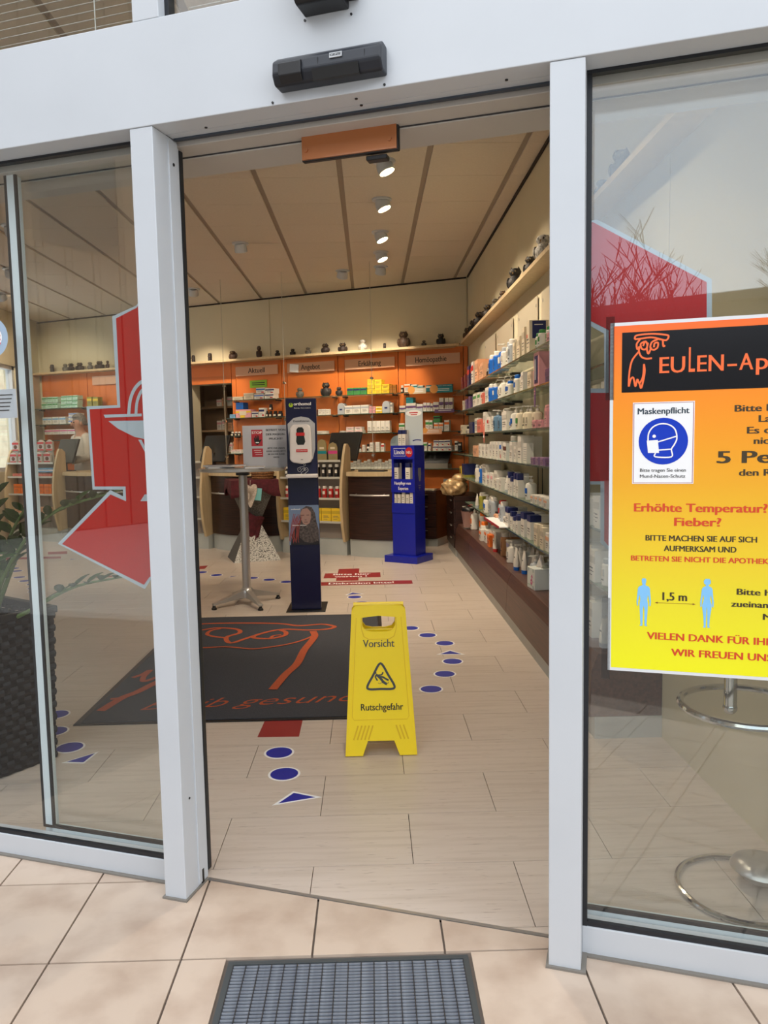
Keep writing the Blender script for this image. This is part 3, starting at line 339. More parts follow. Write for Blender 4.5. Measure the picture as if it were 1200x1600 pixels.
# --- indoor floor: vinyl planks .64 x .335 in a half bond
flo = struct(MB().prism(ROOM, -.1, -.006).build('floor', PBASE))
pl = []
for j in range(-3, 35):
    y0 = 2.011 + .3345 * j; off = -.207 if j % 2 == 0 else .1125
    for i in range(-10, 4):
        x0 = off + .64 * i
        g = .0012
        q = clip([(x0 + g, y0 + g), (x0 + .64 - g, y0 + g), (x0 + .64 - g, y0 + .3345 - g), (x0 + g, y0 + .3345 - g)], ROOM)
        if q and area(q) > 2e-3:
            cx = sum(p[0] for p in q) / len(q); cy = sum(p[1] for p in q) / len(q)
            vis = abs(cx + .1) < .62 * cy + .3
            pl.append((math.hypot(cx, cy) + (0 if vis else 50), q))
pl.sort(key=lambda t: t[0])
for d, q in pl[:300]: MB().prism(q, -.006, 0).build('plank', PLANK, flo)
rest = MB()
for d, q in pl[300:]: rest.prism(q, -.006, 0)
if rest.v: rest.build('plank', PLANK, flo)['kind'] = 'stuff'
# --- threshold strip
struct(MB().box(0, 1.06, .118, .130, -.004, .001).build('trim_1', STEEL, None, FF(0, 0), FF.a))
# --- ceiling with panels
CZ = 3.42
cei = struct(MB().prism(ROOM, CZ + .012, CZ + .1).build('ceiling', CTRK))
for i in range(-8, 3):
    for j in range(-6, 13):
        x0 = -.19 + .66 * i; y0 = 5.58 + .66 * j
        q = clip([(x0 + .022, y0 + .002), (x0 + .638, y0 + .002), (x0 + .638, y0 + .658), (x0 + .022, y0 + .658)], ROOM)
        if q and area(q) > .01: MB().prism(q, CZ, CZ + .012).build('panel', CEIL, cei)
# --- walls
WZ = 3.52
wr = struct(MB().box(-10.05, -1.45, 0, .2, 0, WZ).build('wall_right', BEIGE, None, FR(0, 0), FR.a))
for y0, y1 in ((1.75, 3.33), (3.33, 4.83), (4.83, 6.70), (6.70, 8.60), (8.60, 9.98)):   # lining boards
    box('panel', BEIGE, wr, -y1 + .002, -y0 - .002, -.012, 0, 0.0, CZ)
wb = struct(MB().box(-8.1, -4.38, 0, .2, 0, WZ).box(-3.64, .15, 0, .2, 0, WZ).box(-4.38, -3.64, 0, .2, 2.25, WZ).build('wall_back', BEIGE, None, FB(0, 0), FB.a))
DARKL = mat('dark_joint', (.12, .07, .05), .8)
box('ceiling_joint', DARKL, wb, -7.45, -.03, -.016, -.002, CZ - .022, CZ - .001)
box('ceiling_joint', DARKL, wr, -9.95, -1.8, -.03, -.013, CZ - .022, CZ - .001)
for x0, x1 in ((-7.48, -5.0), (-4.99, -2.96), (-2.95, -.02)):
    box('panel', BEIGE, wb, x0, x1 - .005, -.012, 0, 2.58, CZ - .02)
BAYS = [(-.87, -.075), (-1.775, -.985), (-2.685, -1.885), (-3.555, -2.79), None, (-5.38, -4.60), (-6.30, -5.50), (-7.40, -6.42)]
for b in BAYS:
    if b: box('orange_panel', ORANGE, wb, b[0], b[1], -.03, 0, .0, 2.55, bevel=.004)
for x0, x1 in ((-.07, -.014), (-.98, -.875), (-1.88, -1.78), (-2.785, -2.69), (-3.64, -3.56), (-4.595, -4.38), (-5.495, -5.385), (-6.415, -6.305)):
    box('orange_panel', ORANGE, wb, x0 + .004, x1 - .004, -.022, 0, .0, 2.55)
# door opening to the store room
BROWN = mat('brown_board', (.56, .45, .35), .6, dark=(.53, .42, .32), nscale=3)
box('orange_panel', ORANGE, wb, -4.376, -3.644, -.026, 0, 2.25, 2.55)
dor = sroot('door_3', FB, (-4.01, 0, 0))
dor.location = FB(-4.01, .9, 0)
box('back_panel', BROWN, dor, -.85, .85, 0, .04, 0, 2.9); box('side_panel', BROWN, dor, -.85, -.81, -.69, 0, 0, 2.9); box('side_panel', BROWN, dor, .81, .85, -.69, 0, 0, 2.9)
box('top_panel', BROWN, dor, -.85, .85, -.69, .04, 2.9, 2.94); box('floor_panel', BROWN, dor, -.85, .85, -.69, .04, -.04, 0)
for z in (1.20, 1.55, 1.92): box('shelf', mat('beam', (.5, .4, .29), .6), dor, -.8, .8, -.36, -.02, z, z + .03)
for x in (-.15,): box('post', mat('beam', (.5, .4, .29), .6), dor, x, x + .04, -.4, -.37, 0, 2.2)
# left wall with window
wl = struct(MB().box(-5.7, -5.5, 3.5, 9.2, 0, WZ).box(-5.7, -5.5, 12.25, 13.4, 0, WZ).box(-5.7, -5.5, 9.2, 12.25, 0, 1.0).box(-5.7, -5.5, 9.2, 12.25, 2.62, WZ).build('wall_left', BEIGE))
wn = sroot('window_5', Frame((-5.6, 10.725, 0), 0))
for y0, y1 in ((-1.525, -1.46), (-.05, .05), (1.46, 1.525)): box('frame', WHITE, wn, -.04, .06, y0, y1, 1.0, 2.62)
for z in (1.0, 2.56): box('frame', WHITE, wn, -.04, .06, -1.525, 1.525, z, z + .06)
box('pane', GLASS, wn, 0, .008, -1.46, 1.46, 1.06, 2.56)
# --- street front
def tr(n, x0, x1, y0, y1, z0, z1, m=WHITE, bevel=.002): return struct(MB().box(x0, x1, y0, y1, z0, z1).build('trim_%d' % n, m, None, FF(0, 0), FF.a, bevel=bevel))
pL = tr(2, -.071, 0, 0, .122, 0, 2.2125)
box('cover_strip', WHITE, pL, -.0005, .004, .072, .117, .012, 2.205, bevel=.001)
MB().lathe([(.0045, 0), (.0045, .004)], 10, M=Matrix.Translation((.002, .093, 2.14)) @ Matrix.Rotation(math.pi / 2, 4, 'Y')).build('screw_hole', BLACK, pL)
MB().lathe([(.0035, 0), (.0035, .006)], 10, M=Matrix.Translation((-.004, .04, .30)) @ Matrix.Rotation(math.pi / 2, 4, 'Y')).build('screw_hole', BLACK, pL)
box('chip', BLACK, pL, -.001, .0048, .088, .098, .004, .05)
box('end_strip', WHITE, pL, -.032, -.006, .122, .138, 0, 2.2)
SEAL = mat('grey_sealant', (.48, .46, .43), .8)
box('sealant', SEAL, pL, -.076, .006, -.008, .122, 0, .006)
pR = tr(3, 1.057, 1.137, 0, .122, 0, 2.2125)
box('sealant', SEAL, pR, 1.05, 1.150, -.008, .10, 0, .006)
fas = tr(4, -4.9, 2.6, -.002, .07, 2.2135, 2.485)
box('soffit', WHITE, fas, -.0, 1.057, .07, .108, 2.2135, 2.30); box('soffit', WHITE, fas, -4.9, -.071, .07, .076, 2.2135, 2.30); box('soffit', WHITE, fas, 1.137, 2.6, .07, .072, 2.2135, 2.30)
for u, y in ((.13, .06), (.575, .03), (.575, .07), (.95, .055)):
    MB().lathe([(.004, 0), (.004, .003)], 10).build('screw_hole', BLACK, fas, (u, y, 2.2112))
box('inner_lining', WHITE, fas, -4.9, 2.1, .12, .20, 2.25, 2.485)
box('brush_seal', mat('brush', (.22, .25, .29), .6), fas, .004, 1.055, .098, .112, 2.2085, 2.24)
# fixed side windows
def side_window(n, u0, u1, zs, first):
    r = sroot('window_%d' % n, FF)
    box('sill', WHITE, r, u0, u1, .073, .13, 0, zs, bevel=.002)
    box('sealant', SEAL, r, u0, u1, .060, .075, 0, .005)
    box('pane', GLASS, r, u0, u1, .084, .090, zs, 2.215)
    g = MB().box(u0, u1, .078, .092, zs, zs + .012).box(u0, u1, .074, .094, 2.206, 2.222)
    g.build('gasket', GASKET, r)
    e = first; box('gasket', GASKET, r, min(e, e + .012 * (1 if e > 0 else -1)), max(e, e + .012 * (1 if e > 0 else -1)), .076, .096, zs, 2.215)
    return r
wL = side_window(1, -4.9, -.071, .070, -.071); wR = side_window(2, 1.137, 2.6, .077, 1.137)
# sliding leaves (both pushed open behind the side windows)
def leaf(n, u0, u1, zr, stile, lead):
    r = sroot('door_%d' % n, FF, (0, 0, 0))
    box('rail', GREYP, r, u0, u1, .15, .182, .012, zr); box('rail', GREYP, r, u0, u1, .15, .182, 2.232, 2.275)
    box('stile', GREYP, r, *stile, .15, .182, .012, 2.275)
    box('stile', WHITE, r, *lead, .15, .182, .012, 2.275)
    box('pane', GLASS, r, u0, u1, .166, .172, zr, 2.235)
    g = MB().box(u0, u1, .1495, .160, zr, zr + .010).box(u0, u1, .1495, .160, 2.218, 2.232)
    for a, b in ((stile[0] - .010, stile[0]), (stile[1], stile[1] + .008)): g.box(a, b, .1495, .158, zr, 2.232)
    g.build('gasket', GASKET, r)
    le = lead[1] if n == 1 else lead[0] - .018
    MB().box(le, le + .018, .152, .174, .008, 2.26).build('rubber_edge', GASKET, r, bevel=.004)
    return r
dL = leaf(1, -.63, -.03, .070, (-.629, -.602), (-.055, -.030)); dR = leaf(2, 1.075, 1.85, .078, (1.82, 1.85), (1.075, 1.10))
# shop emblem, one half on each leaf
SILV = ink('silver', (.69, .74, .77), .45); EMRED = ink('emblem_red', (.70, .03, .02), .3)
em = MB(); flat(em, [D['emL']], .1655); em = em.build('emblem', SILV, dL)
rd = MB(); flat(rd, [D['emLi']], .1648); rd.build('red_field', EMRED, em)
bw = MB(); flat(bw, [D['bowl']], .1641); flat(bw, [D['bowlr']], .1641); flat(bw, [D['bowlf']], .1641); flat(bw, [D['bowls']], .1641)
stroke(bw, D['arc'][0], .011, .1641); stroke(bw, D['arc'][1], .010, .1641); bw.build('bowl', SILV, em)
EMO=[[1.077,1.8878],[1.1599,1.8938],[1.4287,1.727],[1.435,1.4751],[1.5167,1.4719],[1.5218,1.2472],[1.4569,1.2475],[1.5614,1.0824],[1.3656,0.9387],[1.1896,1.0609],[1.1735,1.0773],[1.1724,1.2288],[1.0789,1.229]]
EMI=[[1.0833,1.8746],[1.1491,1.8886],[1.4174,1.7203],[1.4221,1.4632],[1.5056,1.4601],[1.5101,1.2598],[1.4376,1.2603],[1.5456,1.0853],[1.3653,0.9552],[1.1975,1.0645],[1.183,1.0825],[1.1819,1.2371],[1.0854,1.2373]]
EMH=[[1.0968,1.6537],[1.1334,1.6401],[1.1786,1.6115],[1.1801,1.4738],[1.0975,1.4769]]
EMH2=[[1.0872,1.6672],[1.1286,1.6549],[1.1899,1.6192],[1.1911,1.4621],[1.0879,1.4658]]

em = MB(); flat(em, [EMO, EMH], .1655); em = em.build('emblem', SILV, dR)
rd = MB(); flat(rd, [EMI, EMH2], .1648); rd.build('red_field', EMRED, em)
# transom windows with blinds above the fascia
SLAT = mat('blind_slat', (.80, .79, .76), .4)
def transom(n, u0, u1, ua, ub):
    r = sroot('window_%d' % n, FF)
    box('pane', GLASS, r, u0, u1, .045, .051, 2.485, 3.3); box('frame', WHITE, r, u0, u1, -.002, .07, 3.28, 3.4)
    box('gasket', GASKET, r, ua, ub, .03, .06, 2.485, 3.28); box('sill', WHITE, r, u0, u1, -.0, .12, 2.40, 2.4855)
    return r
transom(3, -4.9, -.046, -.058, -.046); transom(4, .035, 2.6, .035, .048)
mul = tr(5, -.046, .035, -.001, .075, 2.486, 3.28)
struct(MB().box(-4.9, 2.6, 0, .12, 3.40, 3.8).build('wall_front', WHITE, None, FF(0, 0), FF.a))
struct(MB().box(2.6, 3.4, -.1, .2, 0, 3.8).build('wall_front', WHITE, None, FF(0, 0), FF.a))
for k, (u0, u1, nm) in enumerate(((-2.6, -.075, 'left of the white post'), (.07, 2.1, 'right of the white post'))):
    b = thing('venetian_blind', 'white venetian blind behind the upper window ' + nm, 'blind', FF, ((u0 + u1) / 2, .11, 2.50), group='venetian blinds in the upper windows')
    h = (u1 - u0) / 2; me = None
    for i in range(24):
        if me is None: me = MB().box(-h, h, -.0125, .0125, -.0006, .0006, Matrix.Rotation(math.radians(28), 4, 'X')).mesh('slat', SLAT)
        link('slat', me, b, (0, 0, .012 + .0235 * i))
    for x in (-h + .16, -h + .9, h - .16, h - .9): MB().box(x - .0015, x + .0015, -.013, -.0115, 0, .58).build('ladder_cord', SLAT, b)
    box('head_rail', WHITE, b, -h, h, -.02, .02, .58, .62)
# door operator housing, inside above the opening
op = thing('door_operator', 'long pale door operator housing above the open doorway', 'door operator', FF, (.5, .23, 2.2))
OPM = mat('operator_aluminium', (.74, .72, .69), .35, dark=(.72, .70, .67), nscale=3)
MB().box(-2.4, 1.3, -.10, -.022, .002, .2).build('housing', OPM, op, bevel=.002)
MB().box(-2.4, 1.3, -.020, .125, -.004, .2).build('cover', OPM, op, bevel=.003)
MB().box(-2.4, 1.3, -.024, -.018, -.001, .01).build('joint', DGREY, op)
# presence sensor inside, copper coloured window
sn = thing('presence_sensor', 'copper coloured presence sensor hanging inside above the doorway', 'sensor', FF, (.497, .19, 2.20))
Mx = Matrix.Rotation(math.radians(-30), 4, 'X')
COPPER = mat('copper_window', (.70, .43, .24), .3, .35, coat=.4)
MB().box(-.142, .142, .0, .020, -.063, .012).build('body', BLACK, sn, bevel=.004)
MB().box(-.138, .138, -.006, .0, -.060, .008).build('window', COPPER, sn)
for x in (-.125, .118): MB().lathe([(.006, 0), (.006, .004)], 12, M=Matrix.Translation((x, -.006, -.035)) @ Matrix.Rotation(math.pi / 2, 4, 'X')).build('screw', COPPER, sn)
MB().box(.045, .105, .01, .04, -.078, -.065).build('latch', BLACK, sn, bevel=.003)
# radar sensor outside on the fascia
NAVY = mat('sensor_blue_black', (.11, .13, .17), .38, dark=(.09, .1, .13), nscale=12)
sn = thing('motion_sensor', 'long blue-black motion sensor with white name plate on the fascia', 'sensor', FF, (.526, -.002, 2.273))
MB().prism([(0, -.035), (0, .035), (-.03, .035), (-.052, .02), (-.056, -.012), (-.04, -.035)], -.142, .142, 'x').build('body', NAVY, sn, bevel=.006, seg=3)
MB().prism([(-.046, -.034), (-.062, -.02), (-.062, .010), (-.05, .016)], -.122, -.062, 'x').build('lens_cover', BLACK, sn, bevel=.002)
MB().prism([(-.036, -.037), (-.053, -.014), (-.057, -.014), (-.048, -.037)], -.035, .085, 'x').build('lens', BLACK, sn)
pl_ = MB().box(.012, .044, -.0575, -.055, -.004, .008).build('name_plate', ink('plate_grey', (.72, .73, .74)), sn); pl_.rotation_euler = (math.radians(-8), 0, 0)
t_ = text('GEZE', K_, pl_, .014, .042, -.0005, h=.006, off=-.0580, bold=.03)
for x in (-.02, .10): MB().box(x, x + .0015, -.055, -.0535, -.005, .012).build('slot', BLACK, sn)
# speaker-like black box above it
sn = thing('wall_sensor', 'black box with a sloping front mounted above the long motion sensor', 'sensor', FF, (.515, -.002, 2.44))
MB().prism([(0, -.03), (0, .10), (-.07, .10), (-.085, -.01), (-.06, -.03)], -.06, .058, 'x').build('body', BLACK, sn, bevel=.004)
MB().box(.058, .085, -.05, 0, -.012, .10).build('bracket', BLACK, sn, bevel=.003)
for u, z in ((.455, 2.404), (.578, 2.398), (.36, 2.22), (.66, 2.22)): MB().lathe([(.003, 0), (.003, .003)], 8, M=Matrix.Translation((u, -.0025, z)) @ Matrix.Rotation(math.pi / 2, 4, 'X')).build('screw_hole', BLACK, fas)
# stickers on the far left pane
st = thing('round_sticker', 'pale blue round sticker with a red and white centre on the left window', 'sticker', FF, (-.66, .082, 1.695))
m_ = MB(); flat(m_, [disc(0, 0, .062)], 0); m_.build('disc', ink('pale_blue', (.62, .7, .78)), st)
m_ = MB(); flat(m_, [disc(0, 0, .04, .034)], -.0006); m_.build('centre', W_, st)
for k in range(4): box('stripe', ink('pink_red', (.82, .42, .45)), st, -.034, .034, -.0012, -.0011, -.022 + .012 * k, -.017 + .012 * k)
text('RI', K_, st, .008, .03, -.01, h=.02, off=-.002, bold=.02)
st = thing('paper_notice', 'white paper notice taped inside the left window', 'notice', FF, (-.64, .093, 1.49))
box('sheet', ink('paper', (.78, .79, .82)), st, -.05, .05, 0, .0008, -.045, .045)
for k in range(5): box('print_line', DGREY, st, -.032 + .006 * (k % 2), .036 - .004 * k, -.0012, -.0004, .026 - .012 * k, .029 - .012 * k)
# ---------------------------------------------------------------- surroundings across the street (seen in the reflections)
STUC = mat('stucco', (.45, .40, .34), .9, dark=(.40, .36, .31), nscale=3)
CLAD = mat('cladding_board', (.50, .43, .36), .8, rnd=.12)
ob = thing('flat_roofed_building', 'long low flat roofed building across the street', 'building', FW, (-4, -26, 0))
box('wall', mat('dark_render', (.33, .3, .27), .9, dark=(.29, .26, .24), nscale=2), ob, -14, 13, 0, 6, 0, 5.1); box('roof', DGREY, ob, -14.3, 13.3, -.4, 6.3, 5.1, 5.35); box('upper_wall', STUC, ob, 4, 13, .5, 6, 5.35, 6.6)
for k in range(7): f_ = box('window', DGREY, ob, -12 + 3.5 * k, -10.2 + 3.5 * k, 5.95, 6.03, 1.4, 2.9)
f_ = box('roof_unit', mat('tank', (.75, .75, .75), .4), ob, 6.5, 8.2, 2, 3.6, 6.6, 8.1)
hw = thing('clad_house_wing', 'tall house wing with vertical boards beside the shop', 'building', FW, (-10, -4, 0))
box('wall', STUC, hw, -4, -.05, -6, 7, 0, 9)
me = MB().box(-.05, 0, 0, .46, 0, 9).mesh('board', CLAD)
for k in range(26): link('board', me, hw, (0, -6 + .5 * k, 0))
for k in range(3): box('window', mat('dark_pane', (.12, .14, .16), .1), hw, -.04, .02, -4.5 + 4 * k, -3 + 4 * k, 4.5, 6.2)
nb = thing('stone_house', 'pale stone house seen through the far left window', 'building', FW, (-9.5, 17, 0))
box('wall', mat('pale_stone', (.82, .76, .64), .9, dark=(.72, .66, .55), nscale=4), nb, -3, .2, -6, 9, 0, 6); box('door', mat('brown_door', (.45, .3, .25), .6), nb, .2, .26, -2.6, -1.4, 0, 2.3); box('lintel', STUC, nb, .2, .3, -2.8, -1.2, 2.3, 2.5)
BARK = mat('bark', (.27, .22, .19), .9)
def tree(x, y, h, seed, side):
    rn = random.Random(seed); t = thing('bare_tree', 'bare winter tree across the street, ' + side, 'tree', FW, (x, y, 0), group='bare street trees')
    mb = MB()
    def grow(p, d, L, r, dep):
        q = [p]; 
        for k in range(3):
            d = (d + Vector((rn.uniform(-.18, .18), rn.uniform(-.18, .18), rn.uniform(-.04, .16)))).normalized(); q.append(q[-1] + d * L / 3)
        mb.tube(q, [r, r * .9, r * .78, r * .65], 5 if dep > 1 else 3, cap=False)
        if dep:
            for k in range(3 if dep > 1 else 4):
                a = rn.uniform(0, 6.28); n = Vector((math.cos(a), math.sin(a), rn.uniform(.1, .9)))
                grow(q[rn.choice((2, 3))], (d * .8 + n * .75).normalized(), L * rn.uniform(.62, .85), r * .6, dep - 1)
    grow(Vector((0, 0, 0)), Vector((0, 0, 1)), h * .33, h * .022, 5)
    mb.build('branches', BARK, t); MB().lathe([(h * .05, -.02), (h * .03, .12), (h * .023, .5)], 8).build('trunk_base', BARK, t)
tree(-5.6, -15, 6.2, 3, 'left one'); tree(-3.9, -14.5, 5.9, 5, 'middle one'); tree(-1.2, -15, 6.6, 9, 'right one')
# ================================================================ objects
# --- grate in the tiles
GR = mat('galvanised', (.47, .49, .52), .5, .3, dark=(.36, .38, .42), nscale=40)
g = thing('entrance_grate', 'grey steel entrance grate set flush into the pavement tiles', 'grate', FW, (-.083, 1.704, 0))
gx, gy = .314, .199
for a in ((-gx, gx, -gy, -gy + .014), (-gx, gx, gy - .014, gy), (-gx, -gx + .014, -gy + .014, gy - .014), (gx - .014, gx, -gy + .014, gy - .014)): box('frame_bar', mat('grate_frame', (.33, .35, .36), .5, .5), g, *a, -.009, .001)
box('pit_floor', mat('pit', (.06, .06, .07), .9), g, -gx, gx, -gy, gy, -.0078, -.0074)
nb_ = 18; pitch = (2 * gx - .03) / nb_
me = MB().box(-.0013, .0013, -gy + .014, gy - .014, -.0074, .0004).mesh('bearing_bar', mat('grate_dark', (.22, .22, .23), .5, .3))
for k in range(nb_ + 1): link('bearing_bar', me, g, (-gx + .015 + pitch * k, 0, 0))
me = MB().prism([(-.0036, -.0072), (.0040, -.0072), (.0042, -.004), (.0032, -.0014), (.0005, -.0002), (-.0022, -.0012), (-.0036, -.004)], -gx + .014, gx - .014, 'x').mesh('cross_bar', GR)
for k in range(32): link('cross_bar', me, g, (0, -gy + .02 + .0116 * k, 0))
# --- door mat
MATC = mat('mat_pile', (.25, .255, .285), .95, dark=(.20, .205, .23), nscale=220, bump=.25, coords='World')
mt = thing('floor_mat', 'dark grey floor mat with an orange owl line drawing and script', 'mat', FW, (-.705, 4.79, 0))
MB().box(-.735, .735, -1.115, 1.115, 0, .008).build('pile', MATC, mt); 
e_ = MB()
for a in ((-.765, .765, -1.14, -1.115), (-.765, .765, 1.115, 1.14), (-.765, -.735, -1.14, 1.14), (.735, .765, -1.14, 1.14)): e_.box(*a, 0, .005)
e_.build('rubber_edge', BLACK, mt)
ORP = mat('mat_orange', (.72, .33, .18), .95, dark=(.62, .28, .16), nscale=150, coords='World')
m_ = MB()
for i_, (s_, wd) in enumerate(zip(D['mat'], D['matw'])): stroke(m_, [(p[0] + .705, p[1] - 4.79) for p in s_], wd * 1.1, .0092 + i_ * .0005, 'xy')
m_.build('owl_drawing', ORP, mt)
t0, t1 = D['txt']; rot = Matrix.Translation((t0[0] - .36 + .705, t0[1] - 4.79, 0)) @ Matrix.Rotation(math.atan2(t1[1] - t0[1], t1[0] - t0[0]), 4, 'Z')
text('Bleib gesund', ORP, mt, 0, t1[0] - t0[0] + .40, 0, h=.15, off=.0092, plane='xy', shear=.5, bold=-.008, M=rot)
# --- floor stickers
def fsticker(name, pts, inner, label, group, col=BLUE_, edge=True):
    cx = sum(p[0] for p in pts) / len(pts); cy = sum(p[1] for p in pts) / len(pts); L = [(p[0] - cx, p[1] - cy) for p in pts]
    o = MB().prism(L, 0.0002, .0009).build(name, W_ if edge else col, None, (cx, cy, 0)); tag(o, label, 'sticker', group)
    if edge: MB().prism([(p[0] * inner, p[1] * inner) for p in L], .0009, .0014).build('blue_field', col, o)
    return o
CN = ['nearest circle above the arrow by the doorway', 'circle touching the arrow by the doorway', 'circle nearest the yellow sign on its right', 'second circle of the bend right of the yellow sign',
      'circle just below the arrow right of the sign', 'circle just above the arrow right of the sign', 'second circle beyond the arrow right of the sign', 'circle half hidden behind the yellow sign', 'circle right behind the yellow sign handle', 'circle below the red waiting strip',
      'circle left of the table column', 'circle touching the table column', 'circle right of the table column', 'circle beside the blue sanitizer stand', 'circle by the white door post',
      'topmost circle behind the left leaf', 'middle circle behind the left leaf', 'circle next to the arrow behind the left leaf']
CN[0], CN[1] = 'upper circle of the pair near the doorway', 'lower circle of the pair, above the doorway arrow'
for k, (x, y) in enumerate(D['circ']):
    nm = CN[k] if k < len(CN) else ordn(k - len(CN) + 1) + ' circle of the far left trail, counted from the planter'
    fsticker('floor_sticker', disc(x, y, .066), .86, 'blue round floor sticker, ' + nm, 'round blue floor stickers')
AN = ['by the doorway', 'right of the yellow sign', 'below the red waiting strip', 'left of the bar table', 'behind the left leaf by the planter', 'far left by the counter']
for k, t in enumerate(D['tri']): fsticker('floor_arrow', t, .74, 'blue triangular floor arrow with white edge ' + AN[k], 'blue floor arrows')
RN = ['dark red floor strip at the near edge of the mat', None, None, None, 'red floor mark left of the bar table', 'red floor strip far left, the upper one', 'red floor strip far left, the lower one', 'red floor strip below the red emblem']
DRED = ink('floor_red', (.56, .12, .13))
for k in (0, 4, 5, 6, 7): fsticker('floor_strip', D['red'][k], 1, RN[k], 'red floor strips', DRED, False)
x0, x1 = -.42, .33
ws = thing('waiting_sticker', 'red cross shaped waiting sticker with white lettering on the floor', 'sticker', FW, (-.1, 7.4, 0))
def fl(p): return [(q[0] + .1, q[1] - 7.4) for q in p]
MB().prism(fl([(-.49, 7.58), (.08, 7.58), (.08, 7.86), (-.49, 7.86)]), .0002, .0008).build('strip', DRED, ws)
MB().prism(fl([(-.36, 7.42), (-.14, 7.42), (-.14, 7.58), (-.36, 7.58)]), .0002, .0008).build('strip', DRED, ws); MB().prism(fl([(-.36, 7.86), (-.14, 7.86), (-.14, 8.13), (-.36, 8.13)]), .0002, .0008).build('strip', DRED, ws)
MB().prism(fl([(-.52, 7.19), (.38, 7.19), (.38, 7.37), (-.52, 7.37)]), .0002, .0008).build('strip', DRED, ws)
text('Bitte hier', W_, ws, -.30, .08, .34, h=.09, off=.0015, plane='xy', bold=.02); text('warten !', W_, ws, -.28, .04, .215, h=.08, off=.0015, plane='xy', bold=.02)
text('Diskretion bitte!', W_, ws, -.32, .30, -.165, h=.09, off=.0015, plane='xy', bold=.02)
# --- wet floor sign
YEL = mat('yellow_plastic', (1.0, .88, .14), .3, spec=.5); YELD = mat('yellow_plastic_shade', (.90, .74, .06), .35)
sg = thing('wet_floor_sign', 'yellow folding wet floor sign with slipping figure standing by the mat', 'sign', FW, (.0225, 3.34, 0), rz=.0)
A_ = math.atan2(.115, .615)
def panel(front):
    H = .64; bw, tw = .1545, .114
    P = [(-bw, 0), (-bw + .075, 0), (-bw + .098, .062), (bw - .098, .062), (bw - .075, 0), (bw, 0), (tw + .004, H - .02), (tw - .01, H), (.0, H + .006), (-tw + .01, H), (-tw - .004, H - .02)]
    hole = [(-.072, H - .05), (-.072, H - .085), (-.058, H - .105), (-.03, H - .112), (.03, H - .112), (.058, H - .105), (.072, H - .085), (.072, H - .05), (0, H - .043)]
    mb = MB(); th = .010
    for off, flip in ((-th, False), (0.0, True)):
        m2 = MB(); flat(m2, [P, hole], off); f2 = [t if not flip else list(t)[::-1] for t in m2.f]; mb.add(m2.v, f2)
    for ring, rev in ((P, False), (hole, True)):
        n = len(ring); vs = [(p[0], -th, p[1]) for p in ring] + [(p[0], 0, p[1]) for p in ring]
        mb.add(vs, [((i, n + i, n + (i + 1) % n, (i + 1) % n) if not rev else (i, (i + 1) % n, n + (i + 1) % n, n + i)) for i in range(n)])
    o = mb.build('front_panel' if front else 'rear_panel', YEL, sg)
    o.rotation_euler = (-A_, 0, 0 if front else math.pi); o.location = (0, -.135 if front else .135, .002)
    if not front: o.rotation_euler = (A_ * -1, 0, math.pi)
    # rim bars and the raised field
    for sgn in (-1, 1): MB().prism([(sgn * (bw - .002), .02), (sgn * (bw - .012), .02), (sgn * (tw - .010), H - .03), (sgn * (tw + .001), H - .03)], -th - .0035, -th, 'y').build('rim', YEL, o)
    if front:
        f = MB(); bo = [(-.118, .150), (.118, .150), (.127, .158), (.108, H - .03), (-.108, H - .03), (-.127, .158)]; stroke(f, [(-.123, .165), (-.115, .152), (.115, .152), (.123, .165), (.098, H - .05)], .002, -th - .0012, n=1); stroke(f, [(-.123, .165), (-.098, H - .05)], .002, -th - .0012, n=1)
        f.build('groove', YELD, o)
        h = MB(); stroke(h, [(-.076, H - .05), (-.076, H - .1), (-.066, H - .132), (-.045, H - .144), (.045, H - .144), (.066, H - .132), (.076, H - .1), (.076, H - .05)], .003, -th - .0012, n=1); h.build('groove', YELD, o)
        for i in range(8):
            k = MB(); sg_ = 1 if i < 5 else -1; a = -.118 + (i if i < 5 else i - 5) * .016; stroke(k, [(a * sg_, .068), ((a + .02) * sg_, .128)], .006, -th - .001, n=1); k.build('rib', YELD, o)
        GRY = ink('sign_grey', (.25, .26, .27))
        text('Vorsicht', GRY, o, -.07, .066, .462, h=.034, off=-th - .0015, bold=.01); text('Rutschgefahr', K_, o, -.084, .098, .192, h=.030, off=-th - .0015, bold=.01)
        t = MB(); tri = [(-.062, .282), (0.004, .400), (.070, .282)]
        pts = []
        for a, b in zip(tri, tri[1:] + tri[:1]): pts += [Vector(a).lerp(Vector(b), .12), Vector(a).lerp(Vector(b), .5), Vector(a).lerp(Vector(b), .88)]
        stroke(t, pts, .0095, -th - .0015, n=4, closed=True)
        fx = lambda L: [(x * .001, z * .001) for x, z in L]
        flat(t, [disc(-.020, .352, .0055)], -th - .0015)
        stroke(t, fx([(-17, 344), (-6, 336), (4, 326), (14, 313), (26, 304), (30, 303)]), .0105, -th - .0015)
        stroke(t, fx([(-2, 334), (12, 333), (24, 326), (38, 318)]), .0075, -th - .0015); stroke(t, fx([(-10, 341), (4, 342), (11, 346), (14, 354)]), .006, -th - .0015); stroke(t, fx([(-15, 343), (-19, 334), (-13, 322), (-10, 318)]), .006, -th - .0015)
        stroke(t, fx([(-8, 308), (0, 305), (8, 309), (14, 306)]), .0015, -th - .0015); stroke(t, fx([(30, 303), (36, 307), (36, 312)]), .0022, -th - .0015)
        t.build('pictogram', GRY, o)
    return o
panel(True); panel(False)
MB().tube([(-.11, 0, .634), (.11, 0, .634)], .011, 10).build('hinge', YEL, sg)
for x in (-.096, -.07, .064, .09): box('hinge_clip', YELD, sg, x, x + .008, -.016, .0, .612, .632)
box('carry_handle', YEL, sg, -.074, .074, -.022, -.008, .510, .530, bevel=.004)
